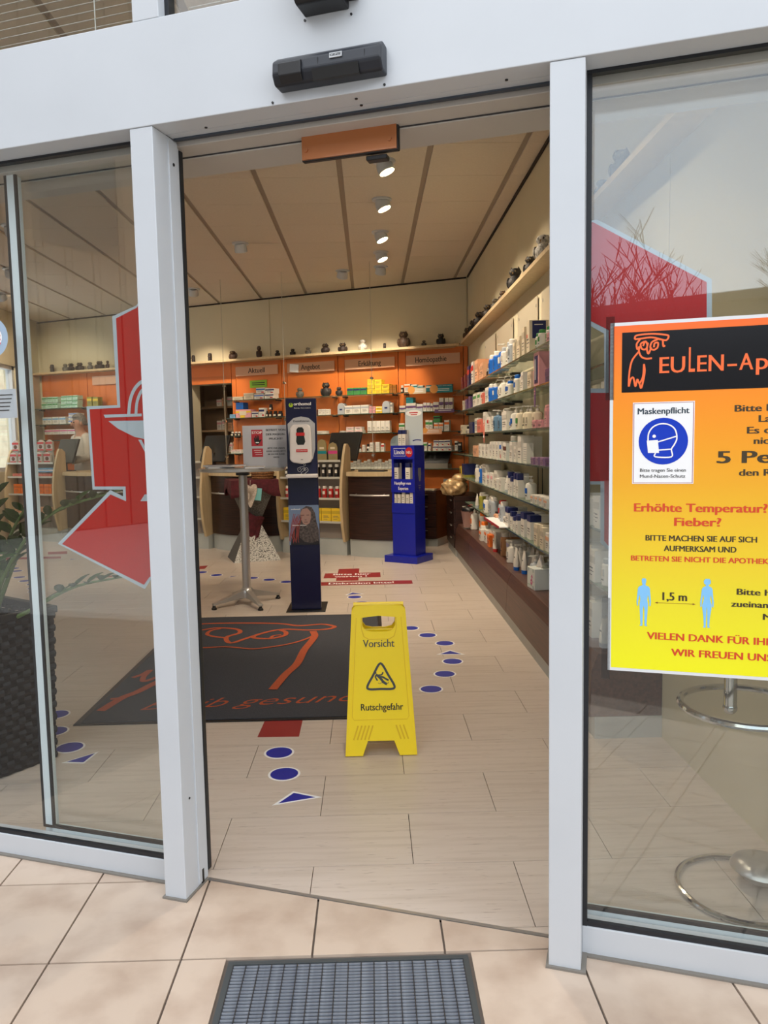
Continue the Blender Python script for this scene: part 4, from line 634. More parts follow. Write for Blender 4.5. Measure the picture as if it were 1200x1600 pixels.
# --- sanitizer stand
NAVYB = mat('navy_board', (.075, .085, .24), .3, dark=(.065, .075, .21), nscale=2)
ss = thing('sanitizer_stand', 'tall navy hand sanitizer stand with white dispenser on black foot plate', 'sanitizer stand', FW, (-.540, 6.15, 0))
MB().box(-.157, .157, -.10, .27, 0, .008).build('foot_plate', BLACK, ss, bevel=.002)
MB().box(-.120, .120, -.03, .03, .008, 1.70).build('column', NAVYB, ss, bevel=.006)
GREYD = ink('dispenser_grey', (.66, .67, .70)); WD = mat('white_plastic', (.86, .84, .84), .3)
shield = [(-.108, 1.50), (-.06, 1.545), (0, 1.558), (.06, 1.545), (.108, 1.50), (.105, 1.30), (.085, 1.22), (-.085, 1.22), (-.10, 1.30)]
MB().prism(shield, -.034, -.030, 'y').build('shield', GREYD, ss)
text('Desinfizieren', DGREY, ss, -.062, .064, 1.514, h=.017, off=-.0348, bold=.015)
dp = MB().prism([(-.088, 1.46), (-.06, 1.494), (.055, 1.494), (.078, 1.47), (.082, 1.22), (.07, 1.196), (0, 1.185), (-.07, 1.196), (-.092, 1.22)], -.095, -.034, 'y').build('dispenser', WD, ss, bevel=.012, seg=3)
m_ = MB(); flat(m_, [[(-.033, 1.455), (-.02, 1.472), (.012, 1.472), (.024, 1.455), (.024, 1.425), (-.033, 1.425)]], -.0956); flat(m_, [[(-.033, 1.415), (.024, 1.415), (.034, 1.36), (.022, 1.335), (-.028, 1.335), (-.038, 1.36)]], -.0956); m_.build('level_window', mat('smoked_window', (.16, .18, .18), .2), dp)
box('red_band', RED_, dp, -.038, .03, -.097, -.094, 1.405, 1.43); box('red_label', RED_, dp, -.04, .05, -.0965, -.094, 1.278, 1.300)
text('DESINFEKTION', W_, dp, -.034, .044, 1.285, h=.008, off=-.0972)
box('mark', DGREY, dp, -.005, .012, -.0965, -.095, 1.217, 1.221)
lg = MB(); flat(lg, [disc(-.078, 1.648, .017)], -.0306); lg.build('logo_disc', ink('lime', (.62, .72, .1)), ss)
lg = MB(); stroke(lg, [(-.078, 1.648), (-.078, 1.664)], .007, -.0312, n=1); lg.build('logo_mark', ink('navy', (.07, .08, .22)), ss)
text('orthomol', W_, ss, -.055, .08, 1.645, h=.026, off=-.0306, bold=.015); text('Bereit. Fürs Leben.', W_, ss, -.052, .08, 1.620, h=.009, off=-.0306)
hd = MB()
for L in ([(-38, 1150), (-36, 1130), (-20, 1122), (-10, 1135), (5, 1148), (18, 1142), (8, 1128), (-5, 1118), (-12, 1108), (0, 1096), (12, 1102), (30, 1116), (42, 1126), (44, 1140), (36, 1152), (22, 1150)], [(-38, 1150), (-25, 1156), (-8, 1160), (8, 1160), (22, 1150)], [(-25, 1140), (-12, 1150)], [(8, 1140), (24, 1128)], [(18, 1146), (34, 1134)]):
    stroke(hd, [(x * .001, z * .001) for x, z in L], .0028, -.0306)
for x, z, r_ in ((.018, 1.176, .008), (.003, 1.190, .006), (.015, 1.206, .005)):
    stroke(hd, disc(x, z, r_, n=10), .0022, -.0306, n=1, closed=True)
hd.build('washing_hands_sign', W_, ss)
MB().box(-.124, .124, -.13, -.03, 1.076, 1.104).build('drip_tray', WD, ss, bevel=.006)
ph = box('photo_print', ink('photo_sky', (.45, .53, .66)), ss, -.1205, .1205, -.0318, -.030, .535, .855)
def pol(nm, m, pts, o): q = MB(); flat(q, [pts], o); q.build(nm, m, ph)
pol('coat', ink('photo_dark', (.14, .14, .17), .7), [(-.11, .535), (-.10, .62), (-.06, .70), (.0, .74), (.07, .72), (.115, .66), (.12, .535)], -.0322)
pol('hair', mat('photo_hair', (.42, .38, .37), .7, dark=(.20, .18, .19), nscale=60), [(-.04, .60), (-.035, .75), (-.02, .82), (.02, .848), (.065, .838), (.09, .79), (.1, .72), (.118, .65), (.115, .57), (.06, .55), (.0, .56)], -.0326)
pol('face', ink('photo_skin', (.66, .52, .48)), [(-.028, .79), (-.022, .74), (-.005, .705), (.02, .695), (.045, .71), (.056, .75), (.056, .80), (.03, .83), (-.01, .825)], -.0330)
q = MB()
for a in ((-.022, .772, .004, .777), (.022, .772, .044, .777), (.006, .735, .022, .739), (.002, .716, .03, .721)): flat(q, [[(a[0], a[1]), (a[2], a[1]), (a[2], a[3]), (a[0], a[3])]], -.0334)
q.build('face_features', ink('photo_shadow', (.28, .2, .2)), ph)
q = MB(); rn = random.Random(3)
for k in range(12): x = -.11 + .006 * k; stroke(q, [(x + .03, .80 - rn.random() * .05), (x + .01, .70), (x - .0 + rn.uniform(-.01, .01), .62), (x + rn.uniform(-.015, .015), .545 + rn.random() * .03)], .004, -.0334)
q.build('red_strands', ink('photo_red', (.58, .25, .22)), ph)
text('orthomol', W_, ph, -.10, -.03, .818, h=.013, off=-.0338, bold=.02); text('Abwehr stärken.', W_, ph, -.095, .02, .69, h=.010, off=-.0338, bold=.02)
# --- bar table
bt = thing('bar_table', 'round chrome bar table on a four legged foot beside the sanitizer stand', 'table', FW, (-1.067, 6.44, 0))
MB().lathe([(.0, 1.125), (.355, 1.125), (.362, 1.13), (.362, 1.15), (.355, 1.155), (0, 1.155)], 48).build('table_top', mat('metal_top', (.78, .78, .78), .25, .6, dark=(.70, .70, .70), nscale=8), bt, smooth=True)
MB().lathe([(.036, .10), (.036, 1.10)], 20).build('column', STEEL, bt, smooth=True); MB().box(-.05, .05, -.05, .05, 1.09, 1.126).build('head_plate', DGREY, bt, bevel=.004)
MB().lathe([(.055, .06), (.06, .10), (.05, .13), (.038, .14)], 20).build('hub', STEEL, bt, smooth=True)
for dx, dy in ((-.245, -.22), (.156, -.284), (.245, .192), (-.156, .26)):
    L = math.hypot(dx, dy); u = Vector((dx / L, dy / L, 0)); n = Vector((-u.y, u.x, 0)); lg = MB(); vs = []
    for t, hw_, za, zb in ((.03, .030, .055, .135), (.35, .024, .055, .105), (.85, .019, .038, .062), (1.0, .019, .032, .052)):
        for sgn, z in ((-1, za), (1, za), (1, zb), (-1, zb)): vs.append(u * L * t + n * hw_ * sgn + Vector((0, 0, z)))
    fs = [(4 * i + k, 4 * i + (k + 1) % 4, 4 * i + 4 + (k + 1) % 4, 4 * i + 4 + k) for i in range(3) for k in range(4)] + [(3, 2, 1, 0), (12, 13, 14, 15)]
    lo = lg.add(vs, fs).build('leg', STEEL, bt, bevel=.005)
    MB().lathe([(.022, 0), (.022, .012), (.014, .02), (.012, .034)], 12, c=(dx * .97, dy * .97, 0)).build('foot', BLACK, lo)
def mag(i, x, y, z, rz, col, lab, w_=.21, h_=.28):
    o = thing('magazine', lab, 'magazine', FW, (x, y, z), rz, 'magazines on the bar table')
    MB().box(-w_ / 2, w_ / 2, -h_ / 2, h_ / 2, 0, .012).build('pages', ink('paper', (.78, .79, .82)), o); MB().box(-w_ / 2, w_ / 2, -h_ / 2, h_ / 2, .012, .0135).build('cover', ink('cover' + str(i), col), o)
mag(0, -1.25, 6.40, 1.155, .3, (.62, .6, .58), 'grey magazine lying lowest at the left edge of the bar table'); mag(1, -1.20, 6.36, 1.169, 1.1, (.4, .38, .42), 'dark magazine on top of the grey one on the bar table'); mag(2, -.93, 6.22, 1.155, .1, (.7, .66, .6), 'pale leaflet lying in front of the mask notice on the bar table', .15, .2)
ms = thing('mask_notice', 'white A3 notice with a red stop hand standing on the bar table', 'notice', FW, (-.865, 6.42, 1.155), rz=.0)
PAP = ink('notice_paper', (.72, .73, .77), .35)
box('sheet', PAP, ms, -.19, .19, 0, .004, 0, .345); box('stand', mat('clear_acrylic_foot', (.7, .72, .75), .2), ms, -.19, .19, -.02, .06, 0, .006)
bgm = box('stop_field', ink('stop_red', (.68, .17, .22)), ms, -.118, -.025, -.0012, 0, .175, .31); text('STOP', W_, ms, -.112, -.030, .276, h=.022, off=-.002, bold=.02)
hm = MB(); flat(hm, [[(-.094, .215), (-.088, .195), (-.07, .185), (-.055, .192), (-.046, .208), (-.032, .228), (-.036, .232), (-.052, .222), (-.055, .262), (-.061, .262), (-.063, .232), (-.066, .268), (-.072, .268), (-.073, .232), (-.079, .262), (-.085, .260), (-.083, .23), (-.091, .247), (-.097, .243)]], -.002); hm.build('hand', K_, ms)
box('no_entry_bar', W_, ms, -.083, -.055, -.0026, -.002, .200, .208); box('red_field', ink('stop_red', (.68, .17, .22)), ms, -.115, -.025, -.0012, 0, .085, .155)
for k in range(3): box('print_line', W_, ms, -.10 + .006 * k, -.04 + .004 * k, -.002, -.0012, .138 - .018 * k, .142 - .018 * k)
for s_, a, b, z in (('BEFREIT VON', .005, .165, .298), ('DER MASKEN-', .005, .165, .262), ('PFLICHT?', .03, .14, .226)): text(s_, K_, ms, a, b, z, h=.017, off=-.001, bold=.02)
for s_, a, b, z in (('BITTE ZUR LINKEN', .015, .155, .150), ('KASSE GEHEN. BITTE', .005, .163, .125), ('SIE AN DER KASSE', .015, .155, .100), ('WARTEN.', .06, .11, .075)): text(s_, K_, ms, a, b, z, h=.012, off=-.001, bold=.02)
# --- hourglass pedestal
pd = thing('hourglass_pedestal', 'grey woven hourglass pedestal draped with a burgundy cloth before the counter', 'pedestal', FW, (-1.40, 9.02, 0), rz=.32)
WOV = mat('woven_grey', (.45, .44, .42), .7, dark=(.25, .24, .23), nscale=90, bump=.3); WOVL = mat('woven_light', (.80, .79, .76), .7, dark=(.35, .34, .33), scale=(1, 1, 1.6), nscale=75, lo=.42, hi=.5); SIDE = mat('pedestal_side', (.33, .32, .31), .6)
def frust(b, t, z0, z1, front, side, nm):
    vs = [(-b, -b, z0), (b, -b, z0), (b, b, z0), (-b, b, z0), (-t, -t, z1), (t, -t, z1), (t, t, z1), (-t, t, z1)]
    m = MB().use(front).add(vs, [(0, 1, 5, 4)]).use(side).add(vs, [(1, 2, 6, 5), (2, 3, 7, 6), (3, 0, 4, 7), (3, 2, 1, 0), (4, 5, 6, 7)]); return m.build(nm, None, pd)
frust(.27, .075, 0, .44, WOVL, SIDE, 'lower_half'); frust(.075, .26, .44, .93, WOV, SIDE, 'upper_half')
def crumple(me_pts, nm, label, loc, rz, m, amp, seed):
    pass
BUR = mat('burgundy_cloth', (.36, .11, .15), .9, dark=(.27, .08, .11), nscale=30)
def cloth(name, label, fr_p, rz, R, drop, seed, corners=4, zlift=.0):
    rn = random.Random(seed); vs = []; fs = []; N = 40; K = 8
    for k in range(K + 1):
        for a in range(N):
            th = 2 * math.pi * a / N; sq = 1 / max(abs(math.cos(th)), abs(math.sin(th)))
            e = min(k, 4) / 4; r = R * sq * e; z = zlift
            if k > 4:
                t = (k - 4) / (K - 4); long_ = (.45 + .55 * max(0, math.cos(2 * (th) * 1) ** 2 * 0 + abs(math.sin(2 * th))) ** 2)
                z = zlift - drop * t * long_; r = R * sq * (1.0 + .05 * t - .28 * t * 0) + .012 * math.sin(9 * th + k) * t
            vs.append((r * math.cos(th), r * math.sin(th), z + .003 * math.sin(7 * th + k)))
    for k in range(K):
        for a in range(N): fs.append((k * N + a, k * N + (a + 1) % N, (k + 1) * N + (a + 1) % N, (k + 1) * N + a))
    o = MB().add(vs, fs).build(name, BUR, None, fr_p, rz, smooth=True); sm = o.modifiers.new('Solidify', 'SOLIDIFY'); sm.thickness = .003
    return tag(o, label, 'cloth')
cloth('table_cloth', 'burgundy cloth lying over the top of the hourglass pedestal', (-1.40, 9.02, .938), .32, .268, .20, 2)
sc = MB(); P = []
for k in range(15):
    t = k / 14; P.append((-.085 + .0 + .10 * math.sin(3 * t), -.10 - .03 * math.sin(math.pi * t), .56 - .26 * t if t < .8 else .352 - .02 * t))
rn = random.Random(5)
sash = MB()
vs = []; fs = []
for i in range(9):
    for j in range(13):
        u = i / 8; v = j / 12
        vs.append((-.13 + .25 * v * (1 - .35 * u), -.115 - .03 * math.sin(3.3 * v + 4 * u) - .02 * u - .04 * math.sin(math.pi * v), .585 - .30 * u * (.75 + .5 * math.sin(math.pi * v) ** 2) - .10 * v + .012 * math.sin(9 * v)))
for i in range(8):
    for j in range(12): a = i * 13 + j; fs.append((a, a + 1, a + 14, a + 13))
o = sash.add(vs, fs).build('burgundy_sash', BUR, None, (-1.40, 9.02, 0), .32, smooth=True); o.modifiers.new('Solidify', 'SOLIDIFY').thickness = .006
tag(o, 'burgundy cloth bunched around the waist of the hourglass pedestal', 'cloth')
WICK = mat('pale_wicker', (.82, .77, .72), .8, dark=(.68, .62, .57), nscale=60)
ht = thing('wicker_heart', 'pale wicker heart hanging at the front left of the pedestal', 'decoration', FW, (-1.365, 8.70, .77))
hp = [(0, .10), (.045, .125), (.085, .115), (.10, .07), (.08, .0), (.045, -.07), (0, -.14), (-.045, -.07), (-.08, .0), (-.10, .07), (-.085, .115), (-.045, .125)]
hp = [(p.x, p.y) for p in cr_pts(hp, 3, True)]; MB().prism([(x * .8, z * 1.0) for x, z in hp], -.02, .02, 'y').build('heart', WICK, ht, bevel=.012)
wv = MB()
for k in range(9): stroke(wv, [(-.06 + .015 * k, .085 - abs(k - 4) * .004), (.02 - .012 * k + .03, -.02 - .01 * k)], .006, -.026, n=2)
wv.build('strands', mat('wicker_dark', (.60, .54, .48), .8), ht); MB().tube([(0, 0, .10), (0, .03, .17)], .002, 5).build('cord', WICK, ht)
cdn = thing('gift_card', 'turquoise card tucked into the cloth on the pedestal front', 'card', FW, (-1.285, 8.70, .78), rz=.1)
o = box('card', ink('turquoise', (.46, .72, .72)), cdn, -.045, .045, 0, .003, -.07, .07); o.rotation_euler = (0, .12, 0)
bk = thing('wicker_basket', 'small wicker basket with orange packets on the pedestal', 'basket', FW, (-1.26, 8.98, .942), rz=.32)
BK = mat('basket_wicker', (.62, .42, .24), .7, dark=(.42, .27, .14), nscale=50, bump=.3)
for z in (0, .028, .056, .084): MB().lathe([(.105 + z * .2, z), (.113 + z * .2, z + .012), (.105 + z * .2, z + .026)], 24, sx=1.15, sy=.8).build('woven_band', BK, bk)
MB().lathe([(0, .002), (.10, .002)], 24, sx=1.15, sy=.8).build('bottom', BK, bk)
for k, (x, c) in enumerate(((-.06, (.85, .42, .12)), (.0, (.80, .36, .1)), (.06, (.2, .35, .36)))):
    o = tag(MB().box(-.025, .025, -.012, .012, 0, .13).build('packet', ink('packet%d' % k, c), None, Vector((-1.26 + x * .95, 8.98 + x * .31, .95)), .32), ('orange packet at the left of', 'orange packet in the middle of', 'dark teal packet at the right of')[k] + ' the wicker basket', 'packet', 'packets in the basket')
# --- service counters (bowed fronts)
def counter(t0, t1, label, w_end=1.05):
    c = thing('service_counter', label, 'counter', FC, ((t0 + t1) / 2, 0, 0), group='service counters'); h = (t1 - t0) / 2; N = 14
    bul = .18 * min(1, (2 * h / 1.1) ** 2)
    def front(off, sh=0): return [(-h + sh + (2 * h - 2 * sh) * i / N, off - bul * (1 - ((2 * i / N - 1)) ** 2) + bul * .77) for i in range(N + 1)]
    def slab(off, back, z0, z1, sh=0): return MB().prism(front(off, sh) + [(h - sh, back), (-h + sh, back)], z0, z1)
    slab(.02, .55, 0, .205).build('plinth', PLINTH, c, smooth=True); slab(.0, .50, .205, .95).build('front_panel', WOOD, c, smooth=True); slab(-.05, .75, .95, 1.0).build('countertop', CREAMW, c, smooth=True, bevel=.004)
    rl = [(p[0], p[1] - .06, .73) for p in front(.0, .05)]
    r_ = MB().tube(rl, .011, 8).build('rail', STEEL, c, smooth=True)
    for i in (2, N - 2): MB().tube([(rl[i][0], rl[i][1], .73), (rl[i][0], rl[i][1] + .08, .745)], .007, 6).build('bracket', STEEL, r_)
    return c
counter(-.46, .14, 'dark wood service counter beside the blue display stand'); counter(-2.48, -1.42, 'dark wood service counter behind the bar table'); counter(-5.0, -3.66, 'dark wood service counter seen through the left leaf')
# --- display towers with pale side fins between the counters
def tower(t0, t1, label, shelves):
    c = thing('display_tower', label, 'display unit', FC, ((t0 + t1) / 2, 0, 0), group='display towers between the counters'); h = (t1 - t0) / 2
    prof = [(.20, .19), (.02, .165), (-.03, .35), (-.055, .60), (-.05, .80), (-.02, 1.0), (.03, 1.18), (.075, 1.30), (.10, 1.33), (.14, 1.33), (.20, 1.28)]
    for x in (-h, h - .035): 
        MB().prism(prof, x, x + .035, 'x').build('fin', CREAMW, c, bevel=.004)
    box('plinth', PLINTH, c, -h + .005, h - .005, .06, .5, 0, .19); box('back_panel', mat('tower_grey', (.62, .57, .53), .5), c, -h + .035, h - .035, .16, .19, .19, 1.12)
    for z in shelves:
        s_ = box('shelf', SHELFG, c, -h + .036, h - .036, .0, .16, z - .008, z); box('price_rail', mat('clear_rail', (.75, .74, .70), .3), s_, -h + .036, h - .036, -.006, .0, z - .012, z + .014)
    box('end_panel', WOOD, c, -h + .04, h - .04, .2, .5, .19, .95); box('top', CREAMW, c, -h, h, .20, .75, .951, .999)
    return c
SHV = (.40, .68, .93, 1.13)
tower(-1.40, -.50, 'pale display tower with bottles behind the sanitizer stand', SHV); tower(-3.62, -2.50, 'pale display tower left of the middle counter', SHV); tower(-6.0, -5.03, 'pale display tower with sweets behind the planter', SHV)
# --- products -----------------------------------------------------
CO = dict(white=(.86, .84, .80), cream=(.84, .79, .69), navy=(.13, .16, .36), red=(.72, .16, .15), maroon=(.45, .16, .19), peach=(.87, .66, .52), grey=(.55, .56, .56), black=(.10, .09, .09), blue=(.10, .38, .72), silver=(.66, .68, .70), pink=(.86, .62, .64), purple=(.42, .30, .48), green=(.25, .55, .28), coral=(.85, .45, .38), slate=(.34, .46, .56), clear=(.72, .68, .64), teal=(.10, .50, .54), brown=(.38, .22, .15), mauve=(.58, .46, .58), olive=(.58, .56, .22), orange=(.90, .45, .14), lilac=(.72, .70, .82), tan=(.72, .52, .34), skyblue=(.48, .68, .82), yellow=(.90, .76, .20), amber=(.66, .42, .14), dark=(.12, .09, .11), mint=(.74, .88, .80), magenta=(.78, .25, .50))
def cm(n): return mat('pack_' + n, CO[n], .45, spec=.4)
SCH = {'navy_red': ('navy', 'red'), 'white_red': ('white', 'red'), 'grey_black': ('grey', 'black'), 'blue_white': ('blue', 'white'), 'blue_panel': ('cream', 'navy'), 'green_cap': ('white', 'green'), 'green_white': ('white', 'green'), 'pink_window': ('pink', 'navy'), 'grey_white': ('white', 'grey'), 'green_cream': ('cream', 'green'), 'brown_white': ('white', 'brown'), 'white_lined': ('white', 'grey'), 'navy_top': ('white', 'navy'), 'silver_red': ('silver', 'red'), 'blue_base': ('white', 'blue'), 'white_tall': ('white', 'black'), 'silver_round': ('silver', 'navy'), 'dark_green': ('green', 'dark'), 'teal_white': ('teal', 'white'), 'green_blue': ('green', 'navy'), 'green_mint': ('mint', 'green'), 'olive_yellow': ('olive', 'yellow'), 'dark_white': ('dark', 'white'), 'black_white': ('black', 'white'), 'yellow_white': ('yellow', 'white'), 'pink_yellow': ('pink', 'yellow')}
WORD = {'C': 'carton', 'P': 'pump bottle', 'B': 'bottle', 'T': 'tube', 'J': 'jar'}; CATG = {'C': 'box', 'P': 'bottle', 'B': 'bottle', 'T': 'tube', 'J': 'jar'}; NAME = {'C': 'carton', 'P': 'pump_bottle', 'B': 'bottle', 'T': 'tube', 'J': 'jar'}
LOOK = {'blue_panel': 'cream tall blue-fronted', 'green_cap': 'white green-capped', 'pink_window': 'pink windowed', 'navy_top': 'white navy-topped', 'blue_base': 'white blue-footed', 'white_lined': 'white line-printed', 'silver_round': 'silver rounded', 'white_tall': 'slim white'}
def look(sc): return LOOK.get(sc, sc.replace('_', ' and '))
PM = {}
def pmesh(k, sc):
    """unit size product: x -0.5..0.5, y 0..1 (front at 0), z 0..1"""
    if (k, sc) in PM: return PM[k, sc]
    a, b = SCH.get(sc, tuple(sc.split('_')) if '_' in sc else (sc, None)); A = cm(a); B = cm(b) if b else mat('pack_shade_' + a, tuple(x * .86 for x in CO[a]), .45)
    m = MB().use(A)
    if k == 'C':
        if sc == 'silver_round':
            m.prism([(-.5, 0), (.5, 0), (.5, .7), (.38, .9), (.15, 1), (-.15, 1), (-.38, .9), (-.5, .7)], 0, 1, 'y'); m.use(B).box(-.2, .2, -.02, 0, .35, .5)
        else:
            m.box(-.5, .5, 0, 1, 0, 1); z0, z1 = {'navy_top': (.74, 1.001), 'blue_panel': (.1, .95), 'pink_window': (.1, .9), 'white_tall': (.08, .15), 'white_purple': (.45, .68)}.get(sc, (.60, .82))
            if sc == 'pink_window': m.use(B).box(-.3, .3, -.02, 0, z0, z1).use(cm('silver')).box(-.08, .08, -.05, 0, .2, .8)
            elif sc == 'blue_panel': m.use(cm('coral')).box(-.4, -.1, -.02, 0, .5, .6).use(B).box(.501, .52, .15, .85, .45, .98).use(cm('white')).box(.52, .53, .25, .7, .85, .88)
            elif sc == 'white_lined':
                m.use(B)
                for i in range(7): m.box(-.4, .4, -.015, 0, .12 + .11 * i, .15 + .11 * i)
            else: m.use(B).box(-.502, .502, -.012, .5 if sc == 'navy_top' else .012, z0, z1)
            T = mat('pack_print', (.35, .33, .33), .6); m.use(T)
            if sc not in ('pink_window', 'white_lined'):
                m.box(-.32, .2, -.015, 0, .42, .46); m.box(-.32, .3, -.015, 0, .32, .345); m.box(-.3, .1, -.015, 0, .2, .22)
            if sc in ('white_blue', 'white_navy'): m.use(cm('red')).box(.1, .4, -.016, 0, .1, .3)
            if sc == 'pink_yellow': m.use(B).box(-.2, .1, -.016, 0, 0, .45).use(cm('cream')).box(-.25, .2, -.018, 0, .3, .8)
    else:
        C = Matrix.Translation((0, .5, 0)); cap = B if b else cm('white' if a != 'white' else 'silver')
        if k == 'P':
            m.lathe([(.44, 0), (.48, .02), (.48, .60), (.42, .68), (.16, .74), (.16, .78)], 14, M=C); m.use(cm('white')); m.lathe([(.17, .78), (.17, .86), (.05, .87), (.05, .95), (.16, .955), (.14, 1.0)], 10, M=C); m.box(-.1, .1, -.05, .5, .955, .995)
            m.use(B).box(-.26, .26, .0, .1, .28, .5).use(mat('pack_print', (.35, .33, .33), .6)).box(-.2, .2, .01, .1, .16, .2)
        elif k == 'B':
            m.lathe([(.46, 0), (.49, .02), (.49, .74), (.42, .80)], 14, M=C); m.use(cap); m.lathe([(.40, .80), (.40, .96), (.33, 1.0)], 12, M=C); m.use(B).box(-.25, .25, .0, .1, .35, .6).use(mat('pack_print', (.35, .33, .33), .6)).box(-.2, .2, .01, .1, .2, .24)
        elif k == 'T':
            m.use(cap).lathe([(.42, 0), (.44, .16)], 14, M=C).use(A); N = 14; vs = []; fs = []
            for i, (rx, ry, z) in enumerate(((.44, .44, .16), (.48, .44, .3), (.49, .3, .65), (.5, .04, .97), (.5, .03, 1.0))):
                for q in range(N): t = 2 * math.pi * q / N; vs.append((rx * math.cos(t), .5 + ry * math.sin(t), z))
            for i in range(4):
                for q in range(N): fs.append((i * N + q, i * N + (q + 1) % N, (i + 1) * N + (q + 1) % N, (i + 1) * N + q))
            m.add(vs, fs); m.use(mat('pack_print', (.35, .33, .33), .6)).box(-.2, .2, .16, .3, .55, .6)
        else:
            m.lathe([(.45, 0), (.48, .03), (.48, .58), (.36, .66)], 14, M=C); m.use(cap if b else cm('black')); m.lathe([(.38, .66), (.38, .97), (.34, 1.0)], 12, M=C); m.use(cm('cream') if sc.startswith('dark') else B).box(-.3, .3, .01, .1, .12, .42)
    me = m.mesh(NAME[k], None, smooth=(k != 'C')); PM[k, sc] = me; return me
def product(k, sc, fr, x, y, z, wd, dp, h, label, group):
    o = link(NAME[k], pmesh(k, sc), None, fr(x, y, z), fr.a); o.scale = (wd, dp, h); return tag(o, label, CATG[k], group)
# right wall: glass shelves in four bays, base cabinet
RZ = {1: 1.915, 2: 1.68, 3: 1.417, 4: 1.18, 5: .925, 6: .660}
SN = {1: 'topmost', 2: 'second', 3: 'third', 4: 'fourth', 5: 'fifth', 6: 'lowest'}
RB = [(3.36, 4.82, 'nearest the door'), (4.84, 6.69, 'second from the door'), (6.71, 8.59, 'third from the door'), (8.61, 9.72, 'in the back corner')]
BRK = mat('bracket_grey', (.14, .15, .15), .5)
for k, z in RZ.items():
    for y0, y1, nm in RB:
        if k == 6 and y1 > 9: continue
        s_ = thing('glass_shelf', SN[k] + ' green edged glass shelf of the right wall bay ' + nm, 'shelf', FR, (-(y0 + y1) / 2, -.013, z), group='glass shelves on the right wall'); h = (y1 - y0) / 2
        MB().use(SHELFG).box(-h, h, -.235, -.012, -.010, 0).use(SHELFE).box(-h, h, -.238, -.235, -.010, 0).build('pane', None, s_)
        for x in (-h + .12, h - .22): box('bracket', BRK, s_, x, x + .10, -.09, 0, -.028, -.0105)
bc = thing('base_cabinet', 'long low dark wood base cabinet with grey plinth along the right wall', 'cabinet', FR, (-6.5, -.012, 0))
box('plinth', PLINTH, bc, -2.28, 3.17, -.305, 0, 0, .10)
for a, b in ((-2.28, -1.1), (-1.1, 1.05), (1.05, 3.17)): MB().prism([(0, .1), (0, .39), (-.29, .39), (-.32, .31), (-.33, .1)], a + .0015, b - .0015, 'x').build('front_board', WOODB, bc, bevel=.003)
for k, L in D['rs'].items():
    z = RZ.get(k, .3905); sh = (SN[k] + ' right-wall shelf') if k < 7 else 'on the base cabinet'
    prev = None
    for i, (ty, sc, y0, y1, h) in enumerate(L):
        y1 = min(y1, 9.62); wd = max(.02, y1 - y0)
        if ty != 'C': wd = min(wd, .5 * h if ty != 'J' else .11, .10); 
        h = min(h, .225 if k < 7 else .24); 
        if k == 2 and sc == 'pink_window': h = .215
        dp = {'C': min(.15, max(.06, wd * 1.3)), 'P': min(wd, .09), 'B': min(wd, .08), 'T': min(.05, wd), 'J': wd}[ty]
        if sc == 'white_lined': dp = .05
        fx = -.25 + ((i * 37) % 5) * .006 if k < 7 else -.275 + ((i * 37) % 5) * .014
        if k == 6 and 5.88 < (y0 + y1) / 2 < 6.72: z = RZ[6] + .0105
        elif k == 6: z = RZ[6]
        product(ty, sc, FR, -(y0 + y1) / 2, fx + .02 - .012, z, wd * .96, dp, h, '%s %s, %s from the back, %s' % (('tall ' if h > .17 else 'low ' if h < .1 else '') + look(sc), WORD[ty], ordn(i + 1), sh), 'products on the right wall')
rw = 0
for i, (ty, sc, y0, y1, h) in enumerate(D['rs'][7]):                # a second row behind on the base cabinet
    if ty == 'C' or y1 < 4.3 or y1 > 9.0: continue
    rw += 1; h = min(h, .24); wd = min(max(.03, y1 - y0), .5 * h, .09)
    product(ty, sc, FR, -(y0 + y1) / 2 - .03, -.155, .3905, wd * .96, wd, h * .97, '%s %s, %s in the rear row, on the base cabinet' % (look(sc), WORD[ty], ordn(rw)), 'products on the right wall')
# stacked / special things on the right wall
def simple_carton(x0, x1, y, dp, z, h, col, label, fr=FR, rz=0):
    o = link('carton', pmesh('C', col), None, fr((x0 + x1) / 2, y, z), fr.a + rz); o.scale = (x1 - x0, dp, h); return tag(o, label, 'box')
simple_carton(-4.82, -4.60, -.20, .1, RZ[3] + .075, .065, 'pink', 'pink carton lying on the row of low pink cartons, third glass shelf')
simple_carton(-4.66, -4.50, -.18, .12, RZ[5] + .085, .07, 'white', 'small white carton on top of the low row, fifth glass shelf')
tb = thing('tissue_box', 'white cube tissue box with pink flower, at the near end of the cabinet', 'tissue box', FR, (-4.86, -.225, .3905), rz=.12)
TBM = ink('tissue_white', (.80, .82, .80))
bo = box('carton', TBM, tb, -.073, .073, -.06, .07, 0, .135, bevel=.002)
fm = MB()
for a in range(5): fm.sphere((.012 + .014 * math.cos(a * 1.257), -.0605, .045 + .014 * math.sin(a * 1.257)), (.008, .001, .008), 8, 5)
for a in range(4): fm.sphere((.02 + .009 * math.cos(a * 1.57), -.0605, .08 + .009 * math.sin(a * 1.57)), (.006, .001, .006), 8, 5)
fm.build('pink_flower', ink('flower_pink', (.80, .25, .50)), bo)
sm_ = MB(); stroke(sm_, [(-.06, .022), (-.02, .025), (.03, .018)], .003, -.0608); stroke(sm_, [(.02, .06), (.05, .05), (.062, .052)], .003, -.0608); stroke(sm_, [(.012, .05), (.0, .075), (.02, .09)], .002, -.0608); sm_.build('leaf_lines', ink('leaf_green', (.45, .62, .48)), bo)
for x, z in ((-.045, .12), (.045, .12), (.045, .015)): q = MB(); flat(q, [disc(x, z, .012)], -.0606); q.build('grey_dot', ink('dot_grey', (.62, .68, .68)), bo)
tsu = MB(); vs = []; fs = []
